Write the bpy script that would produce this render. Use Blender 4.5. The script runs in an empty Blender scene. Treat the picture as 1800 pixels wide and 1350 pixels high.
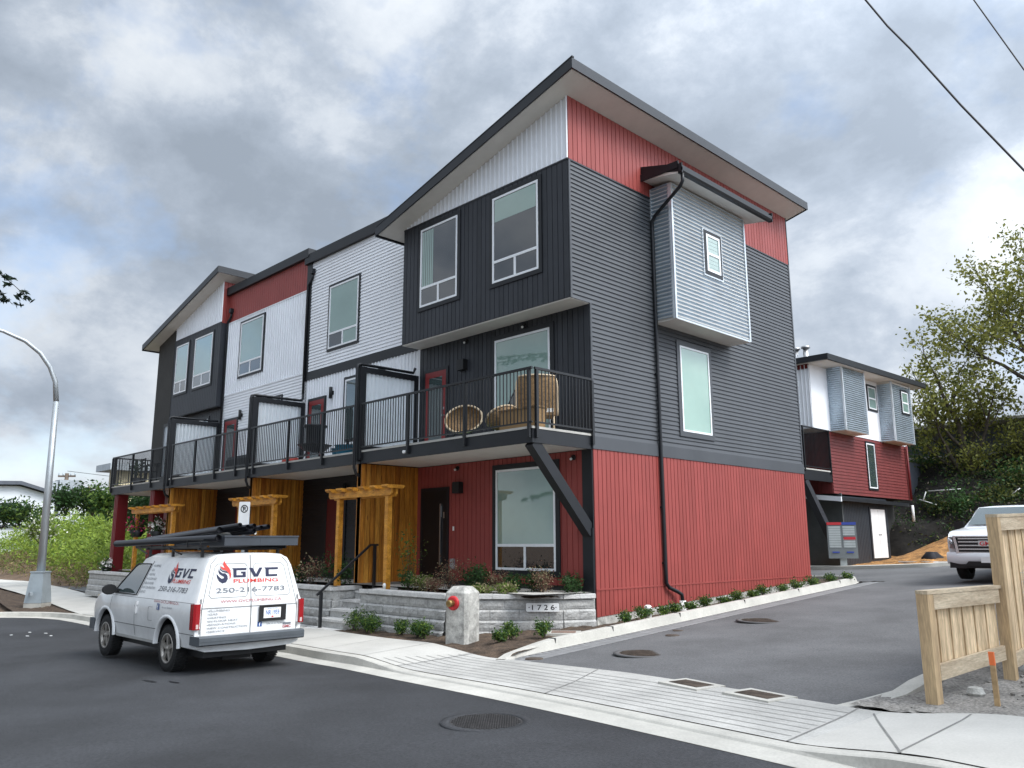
import bpy, bmesh, math, random
import numpy as np
from mathutils import Vector, Matrix
R = math.radians
scn = bpy.context.scene
col = scn.collection
rnd = random.Random(7)

# ------------------------------------------------------------------ camera
CAM = Vector((10.5794, -12.6526, 1.4656))
YAW, PITCH, ROLL, FOC = 0.7961053, 0.19418601, -0.00354758, 1417.92
_f = Vector((-math.sin(YAW)*math.cos(PITCH), math.cos(YAW)*math.cos(PITCH), math.sin(PITCH)))
_r = Vector((math.cos(YAW), math.sin(YAW), 0)); _u = _r.cross(_f)
_r2 = _r*math.cos(ROLL)+_u*math.sin(ROLL); _u2 = _u*math.cos(ROLL)-_r*math.sin(ROLL)
cam = bpy.data.cameras.new('camera'); camo = bpy.data.objects.new('camera', cam); col.objects.link(camo)
m = Matrix((_r2, _u2, -_f)).transposed().to_4x4(); m.translation = CAM
camo.matrix_world = m
cam.sensor_width = 36; cam.lens = 36*FOC/1800; cam.clip_start = .05; cam.clip_end = 3000
scn.camera = camo
def at(px, py, ax, c):
    d = _r2*((px-900)/FOC)+_u2*(-(py-675)/FOC)+_f
    return CAM+d*((c-CAM[ax])/d[ax])

# ------------------------------------------------------------------ light
scn.view_settings.view_transform = 'Standard'; scn.view_settings.look = 'None'
scn.view_settings.exposure = 0.72; scn.view_settings.gamma = 1
SUN_EL, SUN_AZ = R(50), R(74)        # azimuth clockwise from +Y
w = bpy.data.worlds.new('World'); scn.world = w; w.use_nodes = True
nt = w.node_tree; N = nt.nodes; L = nt.links; N.clear()
def wn(t, **k):
    n = N.new(t)
    for a, b in k.items(): setattr(n, a, b)
    return n
def mth(op, a, b=None, c=None):
    n = wn('ShaderNodeMath', operation=op)
    for i, v in enumerate((a, b, c)):
        if v is None: continue
        if isinstance(v, (int, float)): n.inputs[i].default_value = v
        else: L.new(v, n.inputs[i])
    return n.outputs[0]
out = wn('ShaderNodeOutputWorld'); bg = wn('ShaderNodeBackground'); bg.inputs[1].default_value = .12
SKY_OFF, GAP_OFF = (6.57, 19.66, 19.18), (18.37, 15.8, 17.5)
sky = wn('ShaderNodeTexSky', sky_type='NISHITA'); sky.sun_disc = False
sky.sun_elevation = SUN_EL; sky.sun_rotation = SUN_AZ
tc = wn('ShaderNodeTexCoord'); pass
vn = wn('ShaderNodeVectorMath', operation='MULTIPLY'); vn.inputs[1].default_value = (1, 1, 1.45); L.new(tc.outputs['Generated'], vn.inputs[0])
def wnoise(scale, detail, rough, off=(0,0,0), dist=0.0, src=None):
    mp = wn('ShaderNodeMapping'); mp.inputs['Location'].default_value = off
    L.new(src or vn.outputs[0], mp.inputs[0])
    n = wn('ShaderNodeTexNoise'); n.inputs['Scale'].default_value = scale; n.inputs['Detail'].default_value = detail
    n.inputs['Roughness'].default_value = rough; n.inputs['Distortion'].default_value = dist
    L.new(mp.outputs[0], n.inputs['Vector']); return n.outputs[0], n.outputs[1]
def ramp(v, stops):
    r = wn('ShaderNodeValToRGB'); L.new(v, r.inputs[0]); e = r.color_ramp.elements
    while len(e) > 1: e.remove(e[-1])
    e[0].position, e[0].color = stops[0][0], (*stops[0][1], 1)
    for p, c in stops[1:]: e.new(p).color = (*c, 1)
    return r.outputs[0]
big = wnoise(2.1, 2, .5, SKY_OFF, .2)[0]; det = wnoise(4.2, 9, .64, (3.4, 5.2, 1.0), .1)[0]
wob = wnoise(5.0, 4, .55, (2.2, 7.1, 3.3))[1]
wm_ = wn('ShaderNodeMix', data_type='VECTOR'); wm_.inputs[0].default_value = .16; L.new(vn.outputs[0], wm_.inputs[4]); L.new(wob, wm_.inputs[5])
vo = wn('ShaderNodeTexVoronoi', feature='F1'); vo.inputs['Scale'].default_value = 6.5; vo.inputs['Detail'].default_value = 0.0
L.new(wm_.outputs[1], vo.inputs['Vector'])
puff = mth('SUBTRACT', 1.0, vo.outputs[0])
comb = mth('ADD', mth('ADD', mth('MULTIPLY', big, .42), mth('MULTIPLY', det, .48)), mth('MULTIPLY', puff, .15))
ccol = ramp(comb, [(.41, (1.75, 2.04, 2.45)), (.475, (2.15, 2.48, 2.95)), (.515, (2.6, 2.93, 3.4)), (.55, (3.25, 3.55, 3.95)), (.60, (3.75, 4.02, 4.35)), (.67, (4.3, 4.5, 4.7))])
gap = wnoise(2.6, 6, .6, GAP_OFF, .1)[0]
mask = ramp(gap, [(.30, (.2, .2, .2)), (.455, (1, 1, 1))])
mix = wn('ShaderNodeMix', data_type='RGBA'); L.new(mask, mix.inputs[0])
skm = wn('ShaderNodeMix', data_type='RGBA', blend_type='ADD'); skm.inputs[0].default_value = 1
L.new(sky.outputs[0], skm.inputs[6]); skm.inputs[7].default_value = (.3, .45, .7, 1)
dsun = wn('ShaderNodeVectorMath', operation='DOT_PRODUCT'); L.new(tc.outputs['Generated'], dsun.inputs[0])
dsun.inputs[1].default_value = (math.sin(SUN_AZ)*math.cos(SUN_EL), math.cos(SUN_AZ)*math.cos(SUN_EL), math.sin(SUN_EL))
glow = mth('MULTIPLY_ADD', mth('POWER', mth('MULTIPLY_ADD', dsun.outputs['Value'], .5, .5), 6.0), 5.0, 1.0)    # clouds are brighter round the veiled sun
cs_ = wn('ShaderNodeVectorMath', operation='SCALE'); L.new(ccol, cs_.inputs[0]); L.new(glow, cs_.inputs[3])
L.new(skm.outputs[2], mix.inputs[6]); L.new(cs_.outputs[0], mix.inputs[7])
L.new(mix.outputs[2], bg.inputs[0]); L.new(bg.outputs[0], out.inputs[0])
sun = bpy.data.lights.new('sun', 'SUN'); sun.energy = 1.8; sun.angle = R(22); sun.color = (1, .96, .9)
suno = bpy.data.objects.new('sun', sun); col.objects.link(suno)
sd = Vector((math.sin(SUN_AZ)*math.cos(SUN_EL), math.cos(SUN_AZ)*math.cos(SUN_EL), math.sin(SUN_EL)))
suno.rotation_euler = sd.to_track_quat('Z', 'Y').to_euler(); suno.location = sd*60

# ------------------------------------------------------------------ materials
def mat(name, c, rough=.6, metal=0, var=.12, vscale=3., fine=0., fscale=60., bump=0., bscale=80., spec=.4, stretch=(1,1,1), col2=None, trans=0, coat=0, knots=0):
    ma = bpy.data.materials.new(name); ma.use_nodes = True
    t = ma.node_tree; n = t.nodes; b = n['Principled BSDF']
    b.inputs['Roughness'].default_value = rough; b.inputs['Metallic'].default_value = metal
    b.inputs['Specular IOR Level'].default_value = spec; b.inputs['Coat Weight'].default_value = coat
    b.inputs['Base Color'].default_value = (*c, 1)
    if var or fine or bump:
        tcn = n.new('ShaderNodeTexCoord'); mp = n.new('ShaderNodeMapping'); mp.inputs['Scale'].default_value = stretch
        t.links.new(tcn.outputs['Object'], mp.inputs[0])
        def nz(s, d):
            q = n.new('ShaderNodeTexNoise'); q.inputs['Scale'].default_value = s; q.inputs['Detail'].default_value = d
            q.inputs['Roughness'].default_value = .6
            t.links.new(mp.outputs[0], q.inputs['Vector']); return q.outputs[0]
        a = nz(vscale, 5)
        r = n.new('ShaderNodeValToRGB'); t.links.new(a, r.inputs[0])
        c1 = tuple(x*(1-var*1.6) for x in c); c2 = col2 or tuple(min(1, x*(1+var*1.6)) for x in c)
        r.color_ramp.elements[0].position = .3; r.color_ramp.elements[0].color = (*c1, 1)
        r.color_ramp.elements[1].position = .7; r.color_ramp.elements[1].color = (*c2, 1)
        o = r.outputs[0]
        if fine:
            f = nz(fscale, 3); r2 = n.new('ShaderNodeValToRGB'); t.links.new(f, r2.inputs[0])
            r2.color_ramp.elements[0].position = .32; r2.color_ramp.elements[1].position = .68
            r2.color_ramp.elements[0].color = (1-fine,)*3+(1,); r2.color_ramp.elements[1].color = (1+fine,)*3+(1,)
            mx = n.new('ShaderNodeMix'); mx.data_type = 'RGBA'; mx.blend_type = 'MULTIPLY'; mx.inputs[0].default_value = 1
            t.links.new(o, mx.inputs[6]); t.links.new(r2.outputs[0], mx.inputs[7]); o = mx.outputs[2]
        if knots:
            mk_ = n.new('ShaderNodeMapping'); mk_.inputs['Scale'].default_value = tuple(min(2.2, q_) for q_ in stretch); t.links.new(tcn.outputs['Object'], mk_.inputs[0])
            vk = n.new('ShaderNodeTexVoronoi'); vk.inputs['Scale'].default_value = knots; t.links.new(mk_.outputs[0], vk.inputs['Vector'])
            rk_ = n.new('ShaderNodeValToRGB'); t.links.new(vk.outputs[0], rk_.inputs[0]); rk_.color_ramp.elements[0].position = .05; rk_.color_ramp.elements[1].position = .10
            rk_.color_ramp.elements[0].color = (.35, .28, .22, 1); rk_.color_ramp.elements[1].color = (1, 1, 1, 1)
            m3 = n.new('ShaderNodeMix'); m3.data_type = 'RGBA'; m3.blend_type = 'MULTIPLY'; m3.inputs[0].default_value = 1
            t.links.new(o, m3.inputs[6]); t.links.new(rk_.outputs[0], m3.inputs[7]); o = m3.outputs[2]
        t.links.new(o, b.inputs['Base Color'])
        if bump:
            bn = n.new('ShaderNodeBump'); bn.inputs['Strength'].default_value = min(1, bump); bn.inputs['Distance'].default_value = .02
            t.links.new(nz(bscale, 4), bn.inputs['Height']); t.links.new(bn.outputs[0], b.inputs['Normal'])
    if trans:
        o = n['Material Output']; tr = n.new('ShaderNodeBsdfTranslucent'); tr.inputs[0].default_value = (*[min(1, x*1.3) for x in c], 1)
        ms = n.new('ShaderNodeMixShader'); ms.inputs[0].default_value = trans
        t.links.new(b.outputs[0], ms.inputs[1]); t.links.new(tr.outputs[0], ms.inputs[2]); t.links.new(ms.outputs[0], o.inputs[0])
    return ma
M = {}
def dm(k, *a, **kw): M[k] = mat(k, *a, **kw)
dm('red_siding_b', (.27, .051, .043), .55, var=.08, vscale=.7, stretch=(1,1,.4)); dm('maroon_siding', (.155, .03, .029), .5, var=.08); dm('red_siding', (.282, .054, .046), .5, var=.06, vscale=1.2)
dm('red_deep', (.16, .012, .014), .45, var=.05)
dm('dark_siding_b', (.026, .029, .035), .55, var=.1); dm('dark_siding', (.029, .032, .039), .5, var=.08, vscale=1.3)
dm('lap_siding', (.064, .069, .077), .5, var=.07, vscale=1.0)
dm('white_siding', (.82, .84, .87), .5, var=.03, vscale=.8)
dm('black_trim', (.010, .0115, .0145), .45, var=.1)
dm('fascia', (.017, .019, .023), .4, var=.1)
dm('stucco_grey', (.085, .092, .092), .8, var=.08); dm('storage_dark', (.026, .031, .039), .5, var=.1); dm('stucco', (.042, .042, .04), .85, var=.08, vscale=1.5, bump=.2, bscale=90)
dm('soffit', (.70, .67, .62), .6, var=.03)
dm('galvanised', (.43, .50, .56), .3, .6, var=.06, vscale=2.)
dm('zinc', (.62, .66, .69), .4, .5, var=.06)
for _n,_c,_d in (('cedar',(.46,.16,.016),(.60,.24,.03)),('cedar_light',(.58,.23,.03),(.70,.32,.05)),('cedar_dark',(.33,.10,.010),(.46,.155,.016))):
    dm(_n, _c, .5, var=.35, vscale=2.2, fine=.25, fscale=14, stretch=(5, 5, .4), col2=_d, knots=3.2)
dm('cedar_beam', (.56, .22, .02), .5, var=.25, vscale=2.4, fine=.2, fscale=12, stretch=(1, 3, 3), col2=(.68, .31, .04), knots=3.)
dm('fence_wood', (.70, .49, .28), .75, var=.3, vscale=2., fine=.25, fscale=12, stretch=(6, 6, .6), col2=(.84, .65, .42), knots=3.)
dm('fence_post', (.62, .43, .25), .75, var=.25, vscale=2., fine=.2, fscale=12, stretch=(6, 6, .6), col2=(.58, .42, .24))
dm('fence_rail', (.66, .50, .33), .75, var=.28, vscale=2., fine=.2, fscale=12, stretch=(6, .8, 6), col2=(.6, .5, .36))
dm('white_frame', (.82, .84, .86), .4, var=0)
dm('blind_glass', (.225, .34, .30), .02, var=.06, vscale=.6, spec=1., coat=1.)
dm('pale_glass', (.25, .40, .32), .02, var=.05, vscale=.6, spec=1., coat=1.)
dm('dark_glass', (.008, .013, .018), .015, var=0, spec=1., coat=1.)
dm('clear_glass', (.045, .068, .068), .02, var=.0, spec=1., coat=1.)
dm('red_door', (.21, .022, .022), .4, var=.05)
dm('black_door', (.006, .007, .009), .35, var=0)
dm('dark_red_door', (.10, .006, .007), .4, var=0)
dm('steel', (.55, .55, .55), .3, .9, var=0)
dm('rail_black', (.011, .012, .014), .4, var=0)
dm('deck_edge', (.42, .41, .38), .7, var=.1)
dm('poly', (.78, .86, .92), .25, var=.03, trans=.62)
dm('concrete', (.47, .455, .42), .85, var=.07, vscale=.9, fine=.06, fscale=45, bump=.12, bscale=120)
dm('kerb', (.44, .425, .385), .85, var=.1, vscale=1.4, fine=.08, fscale=40, bump=.15, bscale=100)
dm('apron', (.405, .395, .37), .88, var=.14, vscale=1.2, fine=.12, fscale=40, bump=.2, bscale=100)
dm('old_concrete', (.40, .39, .36), .9, var=.3, vscale=6, fine=.15, fscale=35, bump=.4, bscale=50)
dm('road', (.028, .0293, .0328), .8, var=.3, vscale=.5, fine=.42, fscale=38, bump=.5, bscale=160, spec=.5)
dm('lane', (.112, .112, .114), .88, var=.15, vscale=.6, fine=.26, fscale=40, bump=.4, bscale=150)
dm('paver', (.21, .21, .21), .85, var=.12, vscale=5, fine=.1, fscale=50)
dm('mulch', (.062, .041, .028), .95, var=.3, vscale=5, fine=.5, fscale=40, bump=1, bscale=40, col2=(.115, .078, .052))
dm('soil', (.13, .088, .058), .95, var=.3, vscale=1.5, fine=.35, fscale=25, bump=1, bscale=25)
dm('gravel', (.23, .215, .195), .95, var=.2, vscale=2, fine=.45, fscale=32, bump=1, bscale=32)
dm('woodchip', (.31, .155, .05), .9, var=.45, vscale=3, fine=.45, fscale=18, bump=1, bscale=18)
dm('bank_soil', (.012, .010, .008), .95, var=.5, vscale=.8, fine=.5, fscale=4, bump=1, bscale=3)
dm('block', (.40, .395, .38), .9, var=.10, vscale=5, fine=.2, fscale=28, bump=.7, bscale=30)
dm('block_cap', (.56, .55, .53), .9, var=.1, vscale=4, fine=.1, fscale=30, bump=.5, bscale=40)
dm('van_paint', (.70, .705, .70), .34, var=.07, vscale=1.8, fine=.03, fscale=14, coat=.3)
dm('van_dirt', (.50, .50, .48), .5, var=.08, vscale=3)
dm('rubber', (.018, .018, .018), .8, var=.2, vscale=10, fine=.2)
dm('rim', (.34, .32, .29), .4, .7, var=.15, vscale=20)
dm('bumper_grey', (.075, .085, .095), .55, var=.1)
dm('black_plastic', (.012, .012, .013), .5, var=0)
dm('seam', (.09, .09, .09), .7, var=0); dm('joint', (.2, .195, .185), .9, var=.1)
dm('tail_red', (.28, .008, .012), .15, var=0, spec=.6)
dm('tail_white', (.55, .42, .40), .2, var=0)
dm('navy', (.017, .02, .055), .5, var=0)
dm('logo_red', (.62, .06, .045), .5, var=0)
dm('text_red', (.42, .09, .10), .5, var=0)
dm('text_grey', (.16, .17, .19), .5, var=0)
dm('plate_blue', (.03, .12, .38), .5, var=0)
dm('social_blue', (.035, .09, .28), .4, var=0)
dm('white_plain', (.80, .80, .79), .45, var=.03)
dm('pipe_black', (.013, .0135, .018), .35, var=0)
dm('tray_grey', (.045, .052, .062), .5, var=.1)
dm('pole_steel', (.42, .45, .47), .45, .6, var=.12, vscale=4, stretch=(1, 1, .3))
dm('base_grey', (.36, .41, .44), .5, .4, var=.08)
dm('cast_iron', (.075, .058, .045), .75, .2, var=.35, vscale=8, fine=.2)
dm('iron_dark', (.045, .043, .043), .75, .2, var=.2, vscale=10)
dm('brass', (.30, .20, .08), .45, .8, var=.2)
dm('hydrant_red', (.48, .025, .03), .45, var=.15, vscale=10)
dm('wicker', (.21, .13, .06), .7, var=.25, vscale=20, fine=.35, fscale=70)
dm('wicker_rim', (.55, .43, .29), .6, var=.1)
dm('cushion', (.68, .66, .62), .8, var=.05)
dm('carton', (.30, .19, .09), .8, var=.06)
dm('green_mat', (.05, .17, .12), .8, var=.2, vscale=8)
dm('blue_tub', (.02, .15, .24), .5, var=.1)
dm('red_bag', (.5, .06, .04), .6, var=.1)
dm('brick', (.36, .30, .25), .9, var=.2, vscale=10)
dm('cream', (.58, .50, .33), .8, var=.05)
dm('far_white', (.64, .67, .70), .7, var=.04, vscale=.3)
dm('far_grey', (.09, .10, .12), .7, var=.1)
dm('metal_roof', (.55, .53, .47), .5, .2, var=.06)
dm('bark', (.075, .062, .048), .9, var=.3, vscale=6, bump=.6, bscale=20)
dm('pole_wood', (.13, .10, .075), .9, var=.2)
LEAF = dict(rough=.6, var=.35, spec=.25, trans=.3)
dm('leaf_oak', (.22, .225, .05), vscale=1.2, **LEAF); dm('leaf_oak_dark', (.10, .115, .028), vscale=1.2, **LEAF)
dm('leaf_bright', (.22, .30, .045), vscale=.8, **LEAF); dm('leaf_mid', (.12, .19, .035), vscale=.8, **LEAF)
dm('leaf_dark', (.03, .058, .02), vscale=1.5, **LEAF); dm('leaf_bush', (.035, .085, .022), vscale=1.5, **LEAF)
dm('leaf_shrub', (.05, .10, .03), vscale=4, **LEAF); dm('leaf_lime', (.13, .20, .035), vscale=4, **LEAF)
dm('leaf_needle', (.014, .028, .016), vscale=2, **LEAF)
dm('leaf_heather', (.17, .085, .06), vscale=5, **LEAF); dm('leaf_pale', (.30, .26, .15), vscale=5, **LEAF)
dm('grass_dry', (.24, .19, .09), vscale=1.5, **LEAF)
dm('blossom', (.78, .78, .70), .7, var=.1); dm('petal_pink', (.52, .03, .12), .6, var=.3, vscale=20); dm('petal_white', (.8, .76, .72), .6, var=0)
dm('truck_paint', (.76, .775, .80), .25, .0, var=.02, coat=.6)
dm('chrome', (.6, .6, .62), .15, .95, var=0)
dm('headlight', (.28, .27, .27), .1, .3, var=0, spec=.8)
dm('amber', (.5, .2, .08), .3, var=0)
dm('mail_grey', (.50, .53, .52), .5, .2, var=.05)
dm('mail_dark', (.22, .235, .235), .5, .2, var=.05); dm('label_red', (.55, .04, .05), .5, var=0)
dm('label_blue', (.05, .08, .35), .5, var=0)
dm('orange', (.75, .17, .05), .6, var=0)
dm('stake_wood', (.40, .27, .14), .8, var=.2, vscale=10)
dm('skin', (.55, .33, .25), .6, var=0); dm('clothes', (.012, .012, .016), .8, var=.1); dm('hair', (.35, .33, .31), .8, var=.1)
dm('wire_black', (.02, .02, .022), .6, var=0)
dm('oil', (.008, .008, .010), .35, var=.2); dm('grate', (.20, .13, .10), .8, .1, var=.2, vscale=10)
dm('flue', (.5, .5, .5), .35, .8, var=.05)
dm('drain_white', (.78, .78, .76), .5, var=.03)

# ------------------------------------------------------------------ mesh helpers
OFF = {}
class MB:
    def __init__(s): s.v = []; s.f = []; s.m = []; s.sm = []
    def poly(s, pts, m=0, sm=False):
        i = len(s.v); s.v += [tuple(p) for p in pts]; s.f.append(tuple(range(i, i+len(pts)))); s.m.append(m); s.sm.append(sm)
    def hexa(s, p, m=0):   # p: 8 points, bottom 4 ccw then top 4
        i = len(s.v); s.v += [tuple(q) for q in p]
        for a in ((3,2,1,0),(4,5,6,7),(0,1,5,4),(1,2,6,5),(2,3,7,6),(3,0,4,7)):
            s.f.append(tuple(i+k for k in a)); s.m.append(m); s.sm.append(False)
    def box(s, x0, y0, z0, x1, y1, z1, m=0):
        x0,x1 = min(x0,x1),max(x0,x1); y0,y1 = min(y0,y1),max(y0,y1); z0,z1 = min(z0,z1),max(z0,z1)
        s.hexa([(x0,y0,z0),(x1,y0,z0),(x1,y1,z0),(x0,y1,z0),(x0,y0,z1),(x1,y0,z1),(x1,y1,z1),(x0,y1,z1)], m)
    def bar(s, p, q, w, h, m=0, up=(0,0,1)):
        p, q = Vector(p), Vector(q); d = (q-p).normalized(); up = Vector(up)
        if abs(d.dot(up)) > .99: up = Vector((0,1,0))
        x = d.cross(up).normalized()*(w/2); z = x.cross(d).normalized()*(h/2)
        s.hexa([p-x-z, p+x-z, q+x-z, q-x-z, p-x+z, p+x+z, q+x+z, q-x+z], m)
    def tube(s, pts, r, n=8, m=0, cap=True, sm=True):
        pts = [Vector(p) for p in pts]; rr = r if isinstance(r, (list, tuple)) else [r]*len(pts)
        base = len(s.v); prev = None
        for k, p in enumerate(pts):
            d = (pts[min(k+1, len(pts)-1)]-pts[max(k-1, 0)]).normalized()
            if prev is None:
                a = Vector((0,0,1)) if abs(d.z) < .9 else Vector((1,0,0)); x = d.cross(a).normalized()
            else:
                x = prev-d*prev.dot(d)
                x = x.normalized() if x.length > 1e-5 else d.orthogonal().normalized()
            prev = x; y = d.cross(x)
            for j in range(n):
                t = 2*math.pi*j/n; s.v.append(tuple(p+(x*math.cos(t)+y*math.sin(t))*rr[k]))
        for k in range(len(pts)-1):
            for j in range(n):
                a = base+k*n+j; b = base+k*n+(j+1) % n
                s.f.append((a, b, b+n, a+n)); s.m.append(m); s.sm.append(sm)
        if cap:
            s.f.append(tuple(base+j for j in reversed(range(n)))); s.m.append(m); s.sm.append(False)
            e = base+(len(pts)-1)*n; s.f.append(tuple(e+j for j in range(n))); s.m.append(m); s.sm.append(False)
    def lathe(s, c, prof, n=16, ax=2, m=0, sm=True):
        base = len(s.v); c = Vector(c)
        for r, h in prof:
            for j in range(n):
                t = 2*math.pi*j/n; p = [r*math.cos(t), r*math.sin(t)]
                q = [0,0,0]; q[ax] = h; q[(ax+1) % 3] = p[0]; q[(ax+2) % 3] = p[1]
                s.v.append(tuple(c+Vector(q)))
        for k in range(len(prof)-1):
            for j in range(n):
                a = base+k*n+j; b = base+k*n+(j+1) % n; s.f.append((a, b, b+n, a+n)); s.m.append(m); s.sm.append(sm)
    def prism(s, pts, off, m=0):     # polygon pts (3D), extruded by off
        off = Vector(off); n = len(pts); i = len(s.v)
        s.v += [tuple(p) for p in pts]+[tuple(Vector(p)+off) for p in pts]
        s.f.append(tuple(i+k for k in reversed(range(n)))); s.f.append(tuple(i+n+k for k in range(n)))
        s.m += [m, m]; s.sm += [False, False]
        for k in range(n):
            a, b = i+k, i+(k+1) % n; s.f.append((a, b, b+n, a+n)); s.m.append(m); s.sm.append(False)
    def grid(s, rows, m=0, sm=True, close=False):
        base = len(s.v); nr, nc = len(rows), len(rows[0])
        for r in rows: s.v += [tuple(p) for p in r]
        for i in range(nr-1):
            for j in range(nc-1+(1 if close else 0)):
                k = (j+1) % nc
                s.f.append((base+i*nc+j, base+i*nc+k, base+(i+1)*nc+k, base+(i+1)*nc+j)); s.m.append(m); s.sm.append(sm)
    def leaves(s, pts, size, rng, m=(0,), asp=.6, upbias=0.):
        n = len(pts); nr = rng.normal(size=(n,3)); nr[:,2] += upbias; nr /= np.linalg.norm(nr,axis=1)[:,None]
        a = rng.normal(size=(n,3)); a -= nr*(a*nr).sum(1)[:,None]; a /= np.linalg.norm(a,axis=1)[:,None]
        b = np.cross(nr, a); sz = size*rng.uniform(.6,1.4,size=(n,1)); a = a*sz; b = b*sz*asp
        P = np.asarray(pts); V = np.stack([P-a, P-b*.9+a*.1, P+a, P+b*.9+a*.1], 1).reshape(-1,3)
        i = len(s.v); s.v += [tuple(x) for x in V.tolist()]
        mm = rng.integers(0, len(m), n)
        for k in range(n):
            s.f.append((i+4*k, i+4*k+1, i+4*k+2, i+4*k+3)); s.m.append(m[mm[k]]); s.sm.append(False)
    def build(s, name, mats, parent=None, local=False):
        if isinstance(mats, str): mats = [mats]
        off = Vector((0,0,0))
        if parent is not None and not local: off = OFF.get(parent.name, Vector((0,0,0)))
        me = bpy.data.meshes.new(name)
        v = s.v if off.length == 0 else [(a-off.x, b-off.y, c-off.z) for a, b, c in s.v]
        me.from_pydata(v, [], s.f); me.update()
        for k in mats: me.materials.append(M[k])
        me.polygons.foreach_set('material_index', s.m); me.polygons.foreach_set('use_smooth', s.sm)
        o = bpy.data.objects.new(name, me); col.objects.link(o)
        if parent is not None: o.parent = parent; OFF[o.name] = off
        return o
def tag(o, label=None, cat=None, group=None, kind=None):
    if label: o['label'] = label
    if cat: o['category'] = cat
    if group: o['group'] = group
    if kind: o['kind'] = kind
    return o
def thing(name, loc, label, cat, group=None, rz=0):
    o = bpy.data.objects.new(name, None); o.empty_display_size = .2; col.objects.link(o)
    o.location = loc; o.rotation_euler = (0, 0, rz); OFF[o.name] = Vector(loc)
    return tag(o, label, cat, group)
def copy_tree(o, parent=None):
    c = o.copy(); col.objects.link(c)
    if parent is not None: c.parent = parent
    for ch in [k for k in o.children]: copy_tree(ch, c)
    return c
def txt(mb, s, org, xd, yd, h, m=0, width=None, shear=0., bold=0., ext=.0015, align='LEFT', space=1.0):
    cu = bpy.data.curves.new('t', 'FONT'); cu.body = s; cu.size = 1.; cu.shear = shear; cu.offset = bold; cu.align_x = 'LEFT'
    cu.space_character = space
    ob = bpy.data.objects.new('t', cu); col.objects.link(ob)
    dg = bpy.context.evaluated_depsgraph_get(); me = bpy.data.meshes.new_from_object(ob.evaluated_get(dg))
    vs = [v.co.copy() for v in me.vertices]; fs = [tuple(p.vertices) for p in me.polygons]
    bpy.data.objects.remove(ob); bpy.data.curves.remove(cu); bpy.data.meshes.remove(me)
    if not vs: return
    x0 = min(v.x for v in vs); x1 = max(v.x for v in vs)
    sy = h/.72; sx = sy if width is None else width/(x1-x0)
    xd, yd, org = Vector(xd).normalized(), Vector(yd).normalized(), Vector(org)
    if align == 'CENTER': org = org-xd*((x1-x0)*sx/2)
    nn = xd.cross(yd)*ext; i = len(mb.v)
    mb.v += [tuple(org+xd*((v.x-x0)*sx)+yd*(v.y*sy)+nn) for v in vs]
    for f in fs: mb.f.append(tuple(i+k for k in f)); mb.m.append(m); mb.sm.append(False)

# facade frames: F looks to -Y at y=c, E looks to +X at x=c
def F(c): return lambda u, d, z: (u, c-d, z)
def E_(c): return lambda u, d, z: (c+d, u, z)
def pbox(mb, P, u0, u1, d0, d1, z0, z1, m=0):
    a, b = P(u0, d0, z0), P(u1, d1, z1); mb.box(*a, *b, m)
def vsiding(mb, P, u0, u1, zb, zt, pitch=.15, d=.018, m=0, batten=False, two=False):
    fb = zb if callable(zb) else (lambda u: zb); ft = zt if callable(zt) else (lambda u: zt)
    n = max(1, round((u1-u0)/pitch)); p = (u1-u0)/n
    m_ = m
    for k in range(n):
        a = u0+k*p; b = a+p; m = m_ if not two else (1 if rnd.random() < .3 else 0)
        if batten: prof = [(a, .0), (b-.036, .0), (b-.03, d*1.7), (b-.006, d*1.7), (b, 0)]
        else: prof = [(a, 0), (a+.004, d), (b-.015, d), (b-.010, 0), (b, 0)]
        for (ua, da), (ub, db) in zip(prof, prof[1:]):
            if ub-ua < 1e-6: continue
            q = [P(ua, da, fb(ua)), P(ub, db, fb(ub)), P(ub, db, ft(ub)), P(ua, da, ft(ua))]
            mb.poly(q, m)
def lap(mb, P, u0, u1, z0, z1, exp=.1, m=0):
    n = max(1, round((z1-z0)/exp)); e = (z1-z0)/n
    for k in range(n):
        a = z0+k*e; b = a+e
        mb.poly([P(u0,.026,a), P(u1,.026,a), P(u1,.004,b), P(u0,.004,b)], m)
        mb.poly([P(u0,.002,a), P(u1,.002,a), P(u1,.026,a), P(u0,.026,a)], m)
def corr(mb, P, u0, u1, z0, z1, pitch=.076, amp=.011, horiz=True, m=0, base=.014, seg=6):
    n = round(((z1-z0) if horiz else (u1-u0))/pitch)
    for k in range(n*seg):
        t0, t1 = k/seg/n, (k+1)/seg/n
        d0, d1 = base+amp*math.cos(2*math.pi*k/seg), base+amp*math.cos(2*math.pi*(k+1)/seg)
        if horiz:
            a, b = z0+(z1-z0)*t0, z0+(z1-z0)*t1
            mb.poly([P(u0,d0,a), P(u1,d0,a), P(u1,d1,b), P(u0,d1,b)], m, True)
        else:
            a, b = u0+(u1-u0)*t0, u0+(u1-u0)*t1
            mb.poly([P(a,d0,z0), P(b,d1,z0), P(b,d1,z1), P(a,d0,z1)], m, True)
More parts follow.
